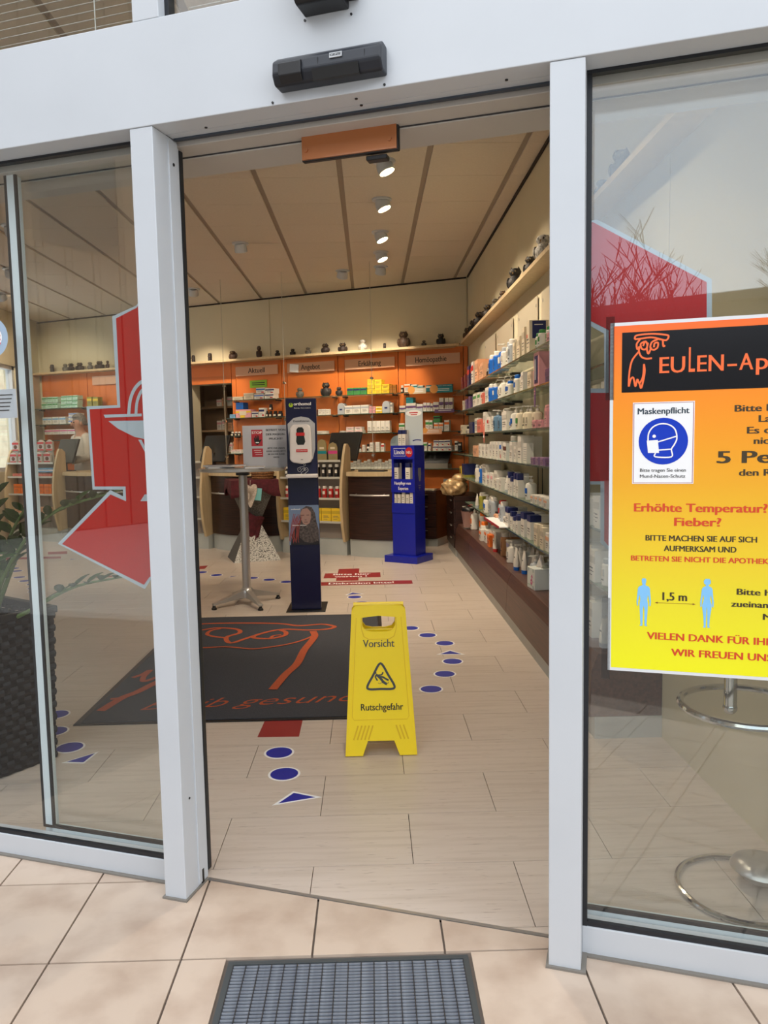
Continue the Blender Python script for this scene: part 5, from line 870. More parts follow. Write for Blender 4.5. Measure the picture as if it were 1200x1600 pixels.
for i in range(7):
    for j in range(9):
        u = i / 6; v = j / 8 - .5; ww = .075 * (1 - .75 * u) + .01 * math.sin(5 * u)
        vs.append((ww * 1.0 * v * 2 * .6 + .012 * u, .006 * math.sin(9 * v + 3 * u) * 1.5 + .01 * math.cos(12 * v) * (1 - u), .133 + .085 * u - .02 * abs(v) * 2 * u))
for i in range(6):
    for j in range(8): a = i * 9 + j; fs.append((a, a + 1, a + 10, a + 9))
o = tsu.add(vs, fs).build('tissue', ink('tissue', (.88, .84, .80)), tb, smooth=True); o.modifiers.new('Solidify', 'SOLIDIFY').thickness = .002
tr_ = thing('display_tray', 'white display tray with a red front edge on the lowest glass shelf', 'tray', FR, (-6.30, -.25, RZ[6] + .002))
box('base', W_, tr_, -.38, .38, -.06, .14, 0, .008); box('front_edge', ink('edge_red', (.62, .08, .12)), tr_, -.38, .38, -.066, -.06, -.004, .014); box('divider', ink('edge_red', (.62, .08, .12)), tr_, -.05, .38, .06, .066, .008, .022)
lf = thing('leaning_brochure', 'grey brochure leaning on the wall behind the low white cartons', 'brochure', FR, (-4.72, -.05, RZ[5]))
o = box('sheet', ink('brochure_grey', (.66, .67, .66)), lf, -.1, .1, -.003, 0, 0, .215); o.rotation_euler = (-.12, 0, 0); box('holder', mat('clear_acrylic_foot', (.7, .72, .75), .2), lf, -.1, .1, -.06, .0, 0, .012)
wl_ = thing('wire_frame', 'small black wire frame behind the white cartons on the fifth shelf', 'frame', FR, (-5.55, -.07, RZ[5]))
MB().tube([(-.07, 0, 0), (-.07, 0, .22), (.07, 0, .22), (.07, 0, 0)], .003, 6).build('wire', BLACK, wl_)
tg = thing('shelf_tag', 'purple oval hanging tag below the second glass shelf near the door', 'tag', FR, (-4.83, -.262, RZ[2] - .01))
o = MB().prism([(-.018 + .0, -.0), (.018, 0), (.024, -.05), (.02, -.10), (.006, -.125), (-.006, -.125), (-.02, -.10), (-.024, -.05)], -.003, 0, 'y').build('plate', cm('purple'), tg, bevel=.001); box('stripe', cm('pink'), o, -.016, .016, -.0045, -.003, -.045, -.040); box('stripe', cm('pink'), o, -.014, .014, -.0045, -.003, -.03, -.022)
tg = thing('shelf_tag', 'red and white tongue shaped tag below the third glass shelf in the back', 'tag', FR, (-7.0, -.262, RZ[3] + .02))
o = MB().prism([(-.03, 0.02), (.03, .09), (.045, -.02), (.03, -.10), (.0, -.12), (-.03, -.06)], -.003, 0, 'y').build('plate', cm('coral'), tg); box('stripe', W_, o, -.02, .03, -.0045, -.003, -.07, -.05)
# frosted name panels above the shelves
FROST = mat('frosted_panel', (.74, .70, .62), .3, spec=.4)
for i, (y0, y1, kind) in enumerate(((4.2, 4.78, 'A'), (4.95, 5.72, 'B'), (5.85, 6.62, 'C'), (6.85, 7.7, 'D'), (7.8, 8.5, 'E'))):
    p = thing('name_panel', 'frosted name panel on the right wall, %s from the door' % ordn(i + 1), 'sign', FR, (-(y0 + y1) / 2, -.02, 2.25), group='frosted name panels'); h = (y1 - y0) / 2
    box('plate', FROST, p, -h, h, -.004, 0, -.16, .16)
    for x in (-h + .05, h - .05): MB().lathe([(.012, 0), (.012, .02)], 10, M=Matrix.Translation((x, .014, .10)) @ Matrix.Rotation(math.pi / 2, 4, 'X')).build('spacer', STEEL, p)
    if kind == 'A': text('Avène', DGREY, p, -.17, .17, -.02, h=.07, off=-.005); box('underline', DGREY, p, -.17, .17, -.005, -.0042, -.05, -.045)
    elif kind == 'B': box('mark', DGREY, p, -.012, .012, -.005, -.0042, 0, .08); box('mark', DGREY, p, -.10, .10, -.005, -.0042, -.035, -.025); box('mark', DGREY, p, -.12, .12, -.005, -.0042, -.06, -.055)
# --- back wall shelves
BZ = (1.98, 1.725, 1.467, 1.215); BN = ('top', 'second', 'third', 'fourth')
BAYN = ['Homöopathie', 'Erkältung', 'Angebot', 'Aktuell', None, 'store room door', 'left', 'far left']
for bi, b in enumerate(BAYS):
    if not b: continue
    nm = ('under the %s sign' % BAYN[bi]) if bi < 4 else ['', '', '', '', '', 'right beside the store room door', 'in the middle of the left bays', 'in the far left bay'][bi]
    for zi, z in enumerate(BZ + ((.985,) if bi < 2 else ())):
        s_ = thing('glass_shelf', (BN + ('lowest',))[zi] + ' glass shelf on the orange back wall ' + nm, 'shelf', FB, ((b[0] + b[1]) / 2, -.03, z), group='glass shelves on the back wall'); h = (b[1] - b[0]) / 2 + .035
        MB().use(SHELFG).box(-h, h, -.235, -.002, -.010, 0).use(SHELFE).box(-h, h, -.238, -.235, -.010, 0).build('pane', None, s_)
        for x in (-h + .04, h - .08): box('bracket', BRK, s_, x, x + .04, -.1, 0, -.026, -.0105)
def bayof(x):
    for i, b in enumerate(BAYS):
        if b and b[0] - .06 <= x <= b[1] + .08: return i
    return 2
cnt = {}
for ty, sc, s0, s1, z, h in sorted(D['bs'], key=lambda t: (t[4], t[2])):
    x = (s0 + s1) / 2; bi = bayof(x); zi = min(range(4), key=lambda i: abs(BZ[i] - z) if z > BZ[i] - .03 else 9)
    if abs(z - BZ[zi]) > .02 and z > BZ[zi]: z = z
    wd = s1 - s0; key = (bi, zi); cnt[key] = cnt.get(key, 0) + 1
    stacked = z > BZ[zi] + .03
    if bi == 2 and x > -1.885 + .1: x = x
    where = ('under the %s sign' % BAYN[bi]) if bi < 4 else 'in the far left bay' if bi == 7 else 'in the left bay'
    dp = min(.14, max(.05, wd)) if ty == 'C' else wd
    if bi == 2 and sc == 'brown': dp = .05
    product(ty, sc, FB, x, -.245 + (.0 if not stacked else .004), z + .0003, wd * (.92 if 'mint' in sc or 'sky' in sc else .96), dp, h, '%s %s%s, %s on the %s back shelf %s' % (look(sc), 'stacked ' if stacked else '', WORD[ty], ordn(cnt[key]), BN[zi], where), 'products on the back wall')
# display cards hanging off the shelf fronts
def dcard(x0, x1, z0, z1, col, label, r=None):
    o = thing('display_card', label, 'card', FB, ((x0 + x1) / 2, -.272, z0)); h = (x1 - x0) / 2; box('card', ink('card_' + col, CO[col]), o, -h, h, -.003, 0, 0, z1 - z0)
    for k in range(2): box('print_line', W_, o, -h * .6 + .02 * k, h * .7, -.0038, -.003, .025 + .02 * k, .032 + .02 * k)
    if r: q = MB(); flat(q, [disc(-h + .03, .05, r)], -.004); q.build('round_badge', ink('badge_orange', (.90, .62, .30)), o)
dcard(-.73, -.50, 1.955, 2.03, 'cream', 'cream display card with orange badge on the top shelf under Homöopathie', .05); dcard(-.42, -.14, 1.955, 2.04, 'teal', 'teal display card on the top shelf under the Homöopathie sign', .055)
dcard(-.385, -.12, 1.70, 1.745, 'purple', 'purple display strip on the second shelf under Homöopathie'); dcard(-.55, -.29, 1.43, 1.50, 'peach', 'peach display card on the third shelf under Homöopathie', .035)
for k in range(14): product('C', 'white', FB, -1.62 + .052 * k, -.20, .9855, .046, .05, .085 + .02 * ((k * 7) % 3), 'small white carton, %s of the crowded row on the lowest back shelf' % ordn(k + 1), 'small white cartons on the lowest back shelf')
pt = thing('round_picture', 'round grey picture disc on the fourth back shelf left of the blue stand', 'picture', FB, (-.93, -.2, 1.216)); MB().lathe([(.105, 0), (.105, .012)], 28, M=Matrix.Translation((0, 0, .105)) @ Matrix.Rotation(math.pi / 2, 4, 'X')).build('disc', ink('disc_grey', (.52, .58, .60)), pt)
q = MB(); flat(q, [[(-.05, .02), (.06, .02), (.07, .07), (.02, .09), (-.03, .06)]], -.0125); q.build('print', ink('disc_print', (.4, .3, .28)), pt)
# signs
def shopsign(bi, txt, pale=False):
    b = BAYS[bi]; x0 = b[0] + .02; x1 = b[1] - .03; s_ = thing('shelf_sign', 'frosted acrylic shelf sign reading %s on the orange back wall' % txt, 'sign', FB, ((x0 + x1) / 2, -.06, 2.335), group='shelf signs'); h = (x1 - x0) / 2
    box('plate', mat('sign_acrylic', (.80, .62, .50), .25, spec=.5), s_, -h, h, -.005, 0, 0, .135)
    for x in (-h + .045, h - .045): MB().lathe([(.011, 0), (.011, .03)], 12, M=Matrix.Translation((x, .026, .062)) @ Matrix.Rotation(math.pi / 2, 4, 'X')).build('spacer', STEEL, s_)
    cw = {'Homöopathie': (-.22, .17), 'Erkältung': (-.14, .15), 'Angebot': (-.13, .13), 'Aktuell': (-.12, .12)}[txt]
    text(txt, ink('sign_brown', (.16, .10, .08)), s_, cw[0] - .02, cw[1] + .02, .036, h=.075, off=-.0062, bold=.012); return s_
for i in range(4): shopsign(i, BAYN[i])
o = shopsign; t_ = thing('white_note', 'crumpled white note stuck on the Angebot sign', 'note', FB, (-2.545, -.068, 2.40)); n_ = box('paper', W_, t_, -.07, .07, -.012, 0, -.055, .055); n_.rotation_euler = (.06, .12, 0)
t_ = thing('green_note', 'bright green notice below the Aktuell sign', 'note', FB, (-3.17, -.034, 2.21)); g_ = box('paper', ink('green_paper', (.50, .70, .16)), t_, -.145, .145, -.003, 0, -.05, .055)
for k in range(2): box('print_line', K_, g_, -.11, .11, -.0037, -.003, -.015 + .028 * k, -.003 + .028 * k)
sb = thing('shelf_sign', 'blank frosted acrylic shelf sign in the far left bay', 'sign', FB, (-6.07, -.06, 2.335)); box('plate', mat('sign_acrylic', (.70, .52, .40), .25), sb, -.2, .36, -.005, 0, 0, .135)
for x in (-.16, .32): MB().lathe([(.011, 0), (.011, .03)], 12, M=Matrix.Translation((x, .026, .062)) @ Matrix.Rotation(math.pi / 2, 4, 'X')).build('spacer', STEEL, sb)
# owl ledges
LZ = 2.565
lg = thing('owl_ledge', 'long pale ledge carrying owl figures along the back wall', 'ledge', FB, (0, 0, LZ)); MB().prism([(-7.45, -.03), (-7.45, -.25), (-.055, -.25), (-.20, -.03)], -.03, 0).build('board', CREAMW, lg)
lg = thing('owl_ledge', 'pale ledge carrying owl figures along the right wall', 'ledge', FR, (0, 0, LZ)); MB().prism([(-9.98, -.013), (-9.66, -.15), (-1.9, -.15), (-1.9, -.013)], -.03, 0).build('board', CREAMW, lg)
OC = {'s': (.17, .12, .10), 'w': (.30, .20, .14), 't': (.28, .17, .11), 'r': (.16, .12, .11), 'g': (.46, .44, .40), 'R': (.20, .14, .12), 'W': (.80, .78, .74), 'B': (.34, .24, .17), 'D': (.15, .13, .13), 'k': (.14, .11, .10)}
ON = {'s': 'dark stubby', 'w': 'brown spread-winged', 't': 'slim tall brown', 'r': 'small black', 'g': 'small grey', 'R': 'round dark brown', 'W': 'white', 'B': 'large brown', 'D': 'black horned', 'k': 'dark spiky'}
def owl(kind, fr, p, h, label, rz=0):
    o = thing('owl_figure', label, 'figurine', fr, p, rz, 'owl figures on the ledges'); M = mat('owl_' + kind, OC[kind], .6, dark=tuple(c * .6 for c in OC[kind]), nscale=60, bump=.3); wd = {'s': .3, 't': .2, 'w': .42, 'R': .44, 'B': .34}.get(kind, .34) * h
    b = MB()
    if kind == 's': b.lathe([(wd * .95, 0), (wd, .03 * h), (wd * .8, .08 * h), (wd * .8, .75 * h), (wd * .7, .95 * h), (wd * .3, 1.0 * h)], 14)
    else:
        b.lathe([(wd * .75, 0), (wd * .8, .05 * h), (wd * 1.02, .22 * h), (wd * 1.0, .42 * h), (wd * .72, .56 * h), (wd * .58, .62 * h), (wd * .80, .72 * h), (wd * .86, .80 * h), (wd * .68, .92 * h), (wd * .25, .97 * h)], 16, sy=.85)
        if kind in 'DRBkr':
            for sx in (-1, 1): b.lathe([(wd * .22, 0), (0, h * .15)], 6, c=(sx * wd * .52, 0, h * .89))
        if kind == 'w':
            for sx in (-1, 1): b.sphere((sx * wd * 1.05, .01, h * .45), (wd * .5, wd * .3, h * .3), 10, 6)
        if kind == 'k':
            for a in range(8): b.lathe([(wd * .16, 0), (0, h * .2)], 5, M=Matrix.Translation((wd * .6 * math.cos(a * .8), 0, h * .7)) @ Matrix.Rotation(.9 * math.cos(a * .8), 4, 'Y'))
    bo = b.build('body', M, o, smooth=True)
    if kind != 's':
        for sx in (-1, 1): MB().sphere((sx * wd * .30, -wd * .60, h * .80), (wd * .15, wd * .09, wd * .15), 10, 6).build('eye', mat('owl_eye', (.50, .42, .26), .4) if kind != 'W' else BLACK, o)
        MB().lathe([(wd * .12, 0), (0, -wd * .3)], 6, c=(0, -wd * .72, h * .75)).build('beak', mat('owl_beak', (.5, .4, .25), .5), o)
        for sx in (-1, 1): MB().sphere((sx * wd * .95, .0, h * .34), (wd * .28, wd * .55, h * .25), 8, 6).build('wing', M, o)
    else:
        MB().box(-wd * .5, wd * .5, -wd * .95, -wd * .75, .55 * h, .65 * h).build('face_groove', mat('owl_groove', (.3, .22, .18), .6), o)
ob_ = sorted(D['ob'], key=lambda t: t[1])
for i, (k, x, h) in enumerate(ob_): owl(k, FB, (x, -.145, LZ), h, '%s owl figure, %s from the left on the back ledge' % (ON[k], ordn(i + 1)), rz=((i * 53) % 7 - 3) * .12)
for i, (k, y, h) in enumerate([(k_, y_, h_ * 1.35) for k_, y_, h_ in D['or']] + [('D', 4.55, .12), ('g', 4.05, .10), ('B', 3.75, .14)]): owl(k, FR, (-y, -.085, LZ), h, '%s owl figure, %s from the back corner on the right ledge' % (ON[k], ordn(i + 1)), rz=.9)
gl_ = thing('glass_ball', 'clear glass ball on the ledge in the back corner', 'ornament', FB, (-.10, -.15, LZ)); MB().sphere((0, 0, .05), .05, 16, 10).build('ball', PLEXI, gl_, smooth=True); MB().lathe([(.025, 0), (.02, .008)], 12).build('foot', SHELFE, gl_)
for k, (x, z, kind, h, lab) in enumerate(((-2.39 - .02, 1.98, 'g', .14, 'grey owl figure standing on the top glass shelf left of the sanitizer stand'), (-2.0, 1.98, 'D', .19, 'black horned owl figure on the top glass shelf under Angebot'), (-1.80, 1.98, 'r', .12, 'small black owl figure at the right end of the Angebot shelf'))): owl(kind, FB, (x, -.17, z), h, lab)
# --- drawer units along the back wall
HND = mat('handle', (.72, .70, .66), .3, .8)
for i, (x0, x1, y) in enumerate(((-1.60, -.80, -.48), (-.795, -.30, -.48))):
    c = thing('drawer_unit', 'dark wood drawer unit at the back wall, ' + ('behind the service counter' if i == 0 else 'right of the blue display stand'), 'cabinet', FB, ((x0 + x1) / 2, -.03, 0), group='drawer units at the back'); h = (x1 - x0) / 2
    box('plinth', PLINTH, c, -h, h, y + .06, 0, 0, .10); box('carcass', WOOD, c, -h, h, y + .03, 0, .10, .715)
    for k in range(4): d_ = box('drawer', WOOD, c, -h + .003, h - .003, y + .008, y + .03, .105 + .152 * k, .25 + .152 * k, bevel=.002); box('handle', HND, d_, h * .1, h * .1 + .11, y - .006, y + .008, .20 + .152 * k, .212 + .152 * k)
cc = thing('corner_cabinet', 'dark wood corner drawer unit between back wall and right wall', 'cabinet', FW, (1.0, 9.35, 0))
box('plinth', PLINTH, cc, -.03, .28, -.55, .3, 0, .10); box('carcass', WOOD, cc, -.03, .28, -.55, .3, .10, .70)
for k in range(4):
    d_ = box('drawer', WOOD, cc, -.05, -.03, -.54, .28, .105 + .148 * k, .245 + .148 * k, bevel=.002); box('handle', HND, d_, -.062, -.05, -.30, -.18, .19 + .148 * k, .202 + .148 * k)
# things on the drawer units
dk = thing('tilted_display', 'black tilted display on a grey foot on the lowest back shelf', 'display', FB, (-.42, -.17, .986)); MB().prism([(-.09, .0), (.07, 0), (.07, .06), (-.09, .07)], -.2, .2, 'x').build('foot', mat('display_grey', (.52, .50, .46), .5), dk); MB().prism([(-.088, .072), (.05, .22), (.065, .21), (-.07, .062)], -.2, .2, 'x').build('panel', BLACK, dk)
def pcart(x0, x1, y, dp, z, h, col, lab): simple_carton(x0, x1, y, dp, z, h, col, lab, FB)
pcart(-.76, -.55, -.42, .2, .7155, .10, 'grey_white', 'grey and white carton standing on the drawer unit beside the blue stand'); pcart(-.75, -.50, -.50, .06, .7155, .03, 'white', 'flat white carton lying on the drawer unit edge'); pcart(-.48, -.33, -.48, .1, .7155, .02, 'cream', 'flat cream carton lying on the drawer unit'); 
gp = thing('grey_leaflet', 'grey leaflet leaning on the orange wall above the drawers', 'leaflet', FB, (-.28, -.07, .7155)); o = box('sheet', ink('brochure_grey', (.66, .67, .66)), gp, -.07, .07, -.004, 0, 0, .13); o.rotation_euler = (-.15, 0, 0); box('fold', DGREY, gp, -.07, .07, -.03, 0, 0, .003)
yb = thing('yellow_box', 'yellow box with a black lamp picture in the back corner', 'box', FR, (-9.05, -.24, .9255)); box('carton', cm('yellow'), yb, -.10, .10, 0, .12, 0, .11); box('picture', BLACK, yb, -.05, .02, -.002, 0, .02, .09)
nv = thing('navy_box', 'navy box with a green base beside the yellow box in the back corner', 'box', FR, (-8.78, -.24, .9255)); box('carton', cm('navy'), nv, -.12, .12, 0, .14, .03, .15); box('base', cm('olive'), nv, -.12, .12, -.004, .14, 0, .03)
# gold foil bag and bucket in the corner
GOLD = mat('gold_foil', (.86, .74, .55), .32, .35, bump=.5, dark=(.74, .60, .42), nscale=18)
gb = thing('gold_foil_bag', 'crumpled gold foil bag lying in the back right corner', 'bag', FW, (1.0, 8.98, .705)); b_ = MB(); 
bmm = bmesh.new(); bmesh.ops.create_icosphere(bmm, subdivisions=4, radius=.105)
rn = random.Random(4)
for v in bmm.verts:
    n = math.sin(v.co.x * 61 + 1) * math.sin(v.co.y * 53) * math.sin(v.co.z * 57 + 2) + .6 * abs(math.sin(v.co.x * 95 + 40 * v.co.z)); v.co *= 1 + .16 * n; v.co.x *= 1.4; v.co.z = max(v.co.z, -.085)
me = bpy.data.meshes.new('bag'); bmm.to_mesh(me); bmm.free(); me.materials.append(GOLD); me.polygons.foreach_set('use_smooth', [True] * len(me.polygons))
o = link('bag', me, gb, (-.02, 0, .086)); MB().sphere((.05, -.0, .20), (.10, .075, .055), 12, 8).build('upper_fold', GOLD, gb, smooth=True)
bu = thing('small_bucket', 'pale rose bucket with dark cloth beside the gold bag', 'bucket', FR, (-8.25, -.245, .41)); MB().lathe([(.06, 0), (.085, .17), (.09, .175), (.08, .165), (.055, .01)], 18).build('bucket', mat('rose_bucket', (.62, .48, .44), .5), bu, smooth=True); MB().sphere((0, 0, .18), (.09, .08, .05), 12, 8).build('dark_cloth', BLACK, bu, smooth=True); MB().sphere((.0, .02, .225), (.04, .03, .025), 10, 6).build('red_knot', RED_, bu, smooth=True)
# products on the towers
def tprod(k, sc, t, z, wd, h, label, g): product(k, sc, FC, t, .02, z, wd, wd if k != 'C' else .05, h, label, g)
for tw, (base, nm) in enumerate(((-.95, 'behind the sanitizer stand'), (-5.52, 'behind the planter'))):
    for i in range(9):
        t = base - .34 + .085 * i
        if tw == 0:
            tprod('B', 'black_white', t, .9302, .055, .14 + .02 * (i > 4), 'black bottle with white cap, %s from the left, upper row, tower %s' % (ordn(i + 1), nm), 'black bottles on the tower'); tprod('B', 'red_white', t, .6802, .06, .15, 'red bottle with white cap, %s from the left, tower %s' % (ordn(i + 1), nm), 'red bottles on the tower')
    if tw == 0:
        for i in range(6): tprod('C', 'yellow', base - .33 + .132 * i, .4002, .125, .165, 'yellow carton, %s from the left on the lowest tower shelf %s' % (ordn(i + 1), nm), 'yellow cartons on the tower')
        for i in range(5):
            c_ = ('magenta', 'teal', 'green', 'coral', 'teal')[4 - i]; t = base - .28 + .145 * i; o = thing('blister_card', '%s banded round-topped blister card, %s from the left on the tower top' % (c_, ordn(i + 1)), 'blister pack', FC, (t, .03, 1.1302), group='blister cards on the tower')
            zz = .04 * (i % 2); MB().prism([(-.06, 0), (.06, 0), (.06, .16 + zz), (.045, .20 + zz), (.0, .22 + zz), (-.045, .20 + zz), (-.06, .16 + zz)], 0, .012, 'y').build('card', mat('blister_card', (.58, .52, .36), .5), o); box('band', cm(c_), o, -.06, .06, -.002, 0, .085, .12); MB().sphere((0, 0, .05), (.04, .015, .035), 8, 5).build('blister', PLEXI, o); box('label', cm('cream'), o, -.03, .03, -.002, 0, .14, .165)
    else:
        for i in range(5):
            for j in range(2):
                o = thing('sweet_bag', 'clear bag of red labelled sweets, %s from the left, %s row, far left tower' % (ordn(i + 1), ('lower', 'upper')[j]), 'sweets', FC, (base - .34 + .165 * i, .04 + .05 * j, 1.1302 + .0 * j), group='bags of sweets on the tower'); zz = .17 * j
                if j: MB().box(-.05, .05, 0, .02, 0, zz).build('stand', mat('clear_rail', (.75, .74, .7), .3), o)
                MB().prism([(-.07, zz), (.07, zz), (.065, .13 + zz), (.0, .165 + zz), (-.065, .13 + zz)], -.02, .02, 'y').build('bag', mat('sweet_bag', (.70, .66, .62), .25), o, bevel=.01); box('label', cm('red'), o, -.06, .06, -.024, -.02, .10 + zz, .13 + zz); box('label', cm('red'), o, -.055, .055, -.024, -.02, .01 + zz, .03 + zz); MB().sphere((0, -.018, .065 + zz), (.04, .01, .03), 8, 5).build('picture', cm('brown'), o)
        for i in range(5):
            tprod('C', 'orange', base - .3 + .15 * i, .9302 - .25, .13, .15, 'orange carton, %s from the left on the far left tower' % ordn(i + 1), 'orange cartons on the far left tower'); tprod('C', 'coral', base - .3 + .15 * i, .9302, .14, .05, 'flat coral carton, %s from the left on the far left tower' % ordn(i + 1), 'coral cartons on the far left tower'); tprod('C', 'peach', base - .3 + .15 * i, .4002, .13, .1, 'peach carton, %s from the left at the bottom of the far left tower' % ordn(i + 1), 'peach cartons on the far left tower')
# monitors
for i, (t, lab) in enumerate(((-.74, 'black monitor behind the display tower beside the sanitizer stand'), (-2.66, 'black monitor behind the bar table'), (-5.30, 'black monitor seen through the left leaf, in front of the pharmacist'))):
    m_ = thing('monitor', lab, 'monitor', FC, (t, .42, 1.0), rz=-.25, group='counter monitors'); Mx = Matrix.Translation((0, 0, .12)) @ Matrix.Rotation(math.radians(-20), 4, 'X')
    MB().box(-.25, .25, -.015, .015, 0, .37, Mx).build('back_cover', BLACK, m_, bevel=.006); MB().box(-.24, .24, .015, .018, .01, .36, Mx).build('screen', mat('screen_glass', (.05, .06, .08), .1), m_)
    MB().box(-.03, .03, .0, .04, .01, .24).build('neck', BLACK, m_); MB().box(-.12, .12, -.06, .12, 0, .012).build('foot', BLACK, m_, bevel=.003)
kb = thing('payment_tray', 'flat black tray on the right service counter', 'tray', FC, (-.16, .10, 1.0)); box('tray', BLACK, kb, -.16, .16, -.06, .06, 0, .018, bevel=.004); box('rim', DGREY, kb, -.165, .165, -.065, -.058, 0, .024)
pn = thing('carton_stack', 'brown cardboard carton on the left counter before the pharmacist', 'box', FC, (-4.62, .42, 1.0), rz=.3); box('carton', mat('cardboard', (.45, .32, .22), .8), pn, -.10, .10, -.07, .07, 0, .18); box('flap', mat('cardboard', (.45, .32, .22), .8), pn, -.1, .1, -.075, -.07, .10, .24)
lb = thing('light_blue_carton', 'pale blue carton lying below the monitor on the left counter', 'box', FC, (-5.25, .12, 1.0)); box('carton', cm('skyblue'), lb, -.18, .18, -.06, .06, 0, .06); box('stripe', W_, lb, -.181, .181, -.061, .02, .02, .035)
# sneeze guards
for i, (t0, t1, lab) in enumerate(((-3.35, -2.24, 'clear acrylic sneeze guard hanging over the counter behind the bar table'), (-1.41, -.17, 'clear acrylic sneeze guard hanging over the right counter'))):
    g_ = thing('sneeze_guard', lab, 'sneeze guard', FC, ((t0 + t1) / 2, .20, 1.14), group='hanging sneeze guards'); h = (t1 - t0) / 2; box('sheet', PLEXI, g_, -h, h, 0, .005, 0, 1.08)
    for x in (-h + .03, h - .03):
        MB().tube([(x, -.006, .02), (x, -.006, 3.42 - 1.14)], .003, 5).build('cable', mat('cable', (.7, .68, .62), .4), g_)
        for z in (.05, .5, .95): MB().lathe([(.016, -.014), (.016, .02)], 10, M=Matrix.Translation((x, 0, z)) @ Matrix.Rotation(math.pi / 2, 4, 'X')).build('clip', CHROME, g_)
# --- blue display stand
SB = mat('display_blue', (.08, .13, .62), .3); SBD = mat('display_blue_side', (.07, .10, .45), .3)
FL_ = Frame((.415, 8.60, 0), -33)
LS = .84
ld = thing('display_stand', 'blue cardboard display stand with skin care cartons and white lettering', 'display stand', FL_, (0, 0, 0))
MB().box(-.25, .25, -.22, .22, 0, .075).build('base', SB, ld, bevel=.003)
MB().box(-.175, .175, -.12, .15, .075, .64).build('lower_body', SB, ld, bevel=.002); MB().box(-.175, .175, .08, .15, .64, 1.30).build('back', SB, ld)
for x in (-.175, .145): MB().box(x, x + .03, -.12, .08, .64, 1.30).build('side', SB, ld)
box('shelf', SBD, ld, -.145, .145, -.12, .08, .90, .915); box('header', SB, ld, -.18, .18, -.128, -.12, 1.15, 1.30); box('header_top', SBD, ld, -.145, .145, -.12, .08, 1.285, 1.30); box('middle_front', SB, ld, -.18, .18, -.128, -.12, .78, .93); box('lower_front', SB, ld, -.178, .178, -.126, -.12, .55, .66)
text('Linola', W_, ld, -.12, .03, 1.205, h=.05, off=-.1295, bold=.015); q = MB(); stroke(q, [(-.135, 1.185), (.045, 1.185), (.045, 1.27), (-.135, 1.27)], .004, -.1292, n=1, closed=True); q.build('logo_frame', W_, ld)
q = MB(); flat(q, [disc(.10, 1.225, .055)], -.1292); q.build('badge', RED_, ld); text('NEU', W_, ld, .065, .135, 1.21, h=.03, off=-.1300, bold=.01)
text('Hautpflege vom', W_, ld, -.13, .12, .868, h=.035, off=-.1292, bold=.02); text('Experten', W_, ld, -.07, .08, .81, h=.035, off=-.1292, bold=.02)
q = MB(); flat(q, [[(-.03, 1.10), (.05, 1.10), (.055, 1.03), (.03, .95), (-.005, .95), (-.03, 1.03)]], 0); q = q.build('bottle_print', ink('print_grey', (.50, .50, .52)), ld, (.1762, .0, -.05), math.pi / 2)
for k in range(3): box('print_line', ink('print_grey', (.50, .50, .52)), ld, .1755, .1765, -.02 + .01 * k, .04 - .012 * k, .85 - .025 * k, .858 - .025 * k)
def lp(i, x, z, h, y, sc, lab, wd=.045): 
    o = link('carton', pmesh('C', sc), None, FL_(x * LS, y * LS, z), FL_.a); o.scale = (wd * LS, .075, h); tag(o, lab, 'box', 'skin care cartons on the blue stand')
for i, x in enumerate((-.12, .06)): lp(i, x, .9153, .19, -.10, 'navy_top', 'white navy-topped carton on the middle shelf of the blue stand, ' + ('left' if i == 0 else 'right'), .07)
for i, x in enumerate((-.135, -.075, -.01, .055, .115)): lp(i, x, .6405, .16 + .03 * (i in (2, 4)), -.11, 'navy_top' if i in (0, 1, 3) else 'white', 'carton %s from the left in the lower tray of the blue stand' % ordn(i + 1))
for i, x in enumerate((-.06, .0)): lp(i, x, 1.3003, .17, -.09, 'navy_top', 'white navy-topped carton on top of the blue stand, ' + ('left' if i == 0 else 'right'), .05)
tp = thing('topper_board', 'pale blue white picture board standing on top of the blue stand', 'board', FL_, (.055, .03, 1.3003)); tpb = box('board', ink('board_white', (.74, .78, .80)), tp, -.095, .13, 0, .008, 0, .405, bevel=.003)
q = MB(); flat(q, [disc(.017, .355, .10, .035)], -.0008); q.build('speech_bubble', W_, tp); box('print_line', RED_, tp, -.04, .07, -.0016, -.0009, .356, .366); box('print_line', RED_, tp, -.02, .06, -.0016, -.0009, .336, .344)
q = MB(); stroke(q, [(-.0, .05), (.05, .06), (.11, .055)], .012, -.001); q.build('slogan_stroke', ink('print_navy', (.15, .18, .45)), tp)
ld.scale = (LS, LS, 1)
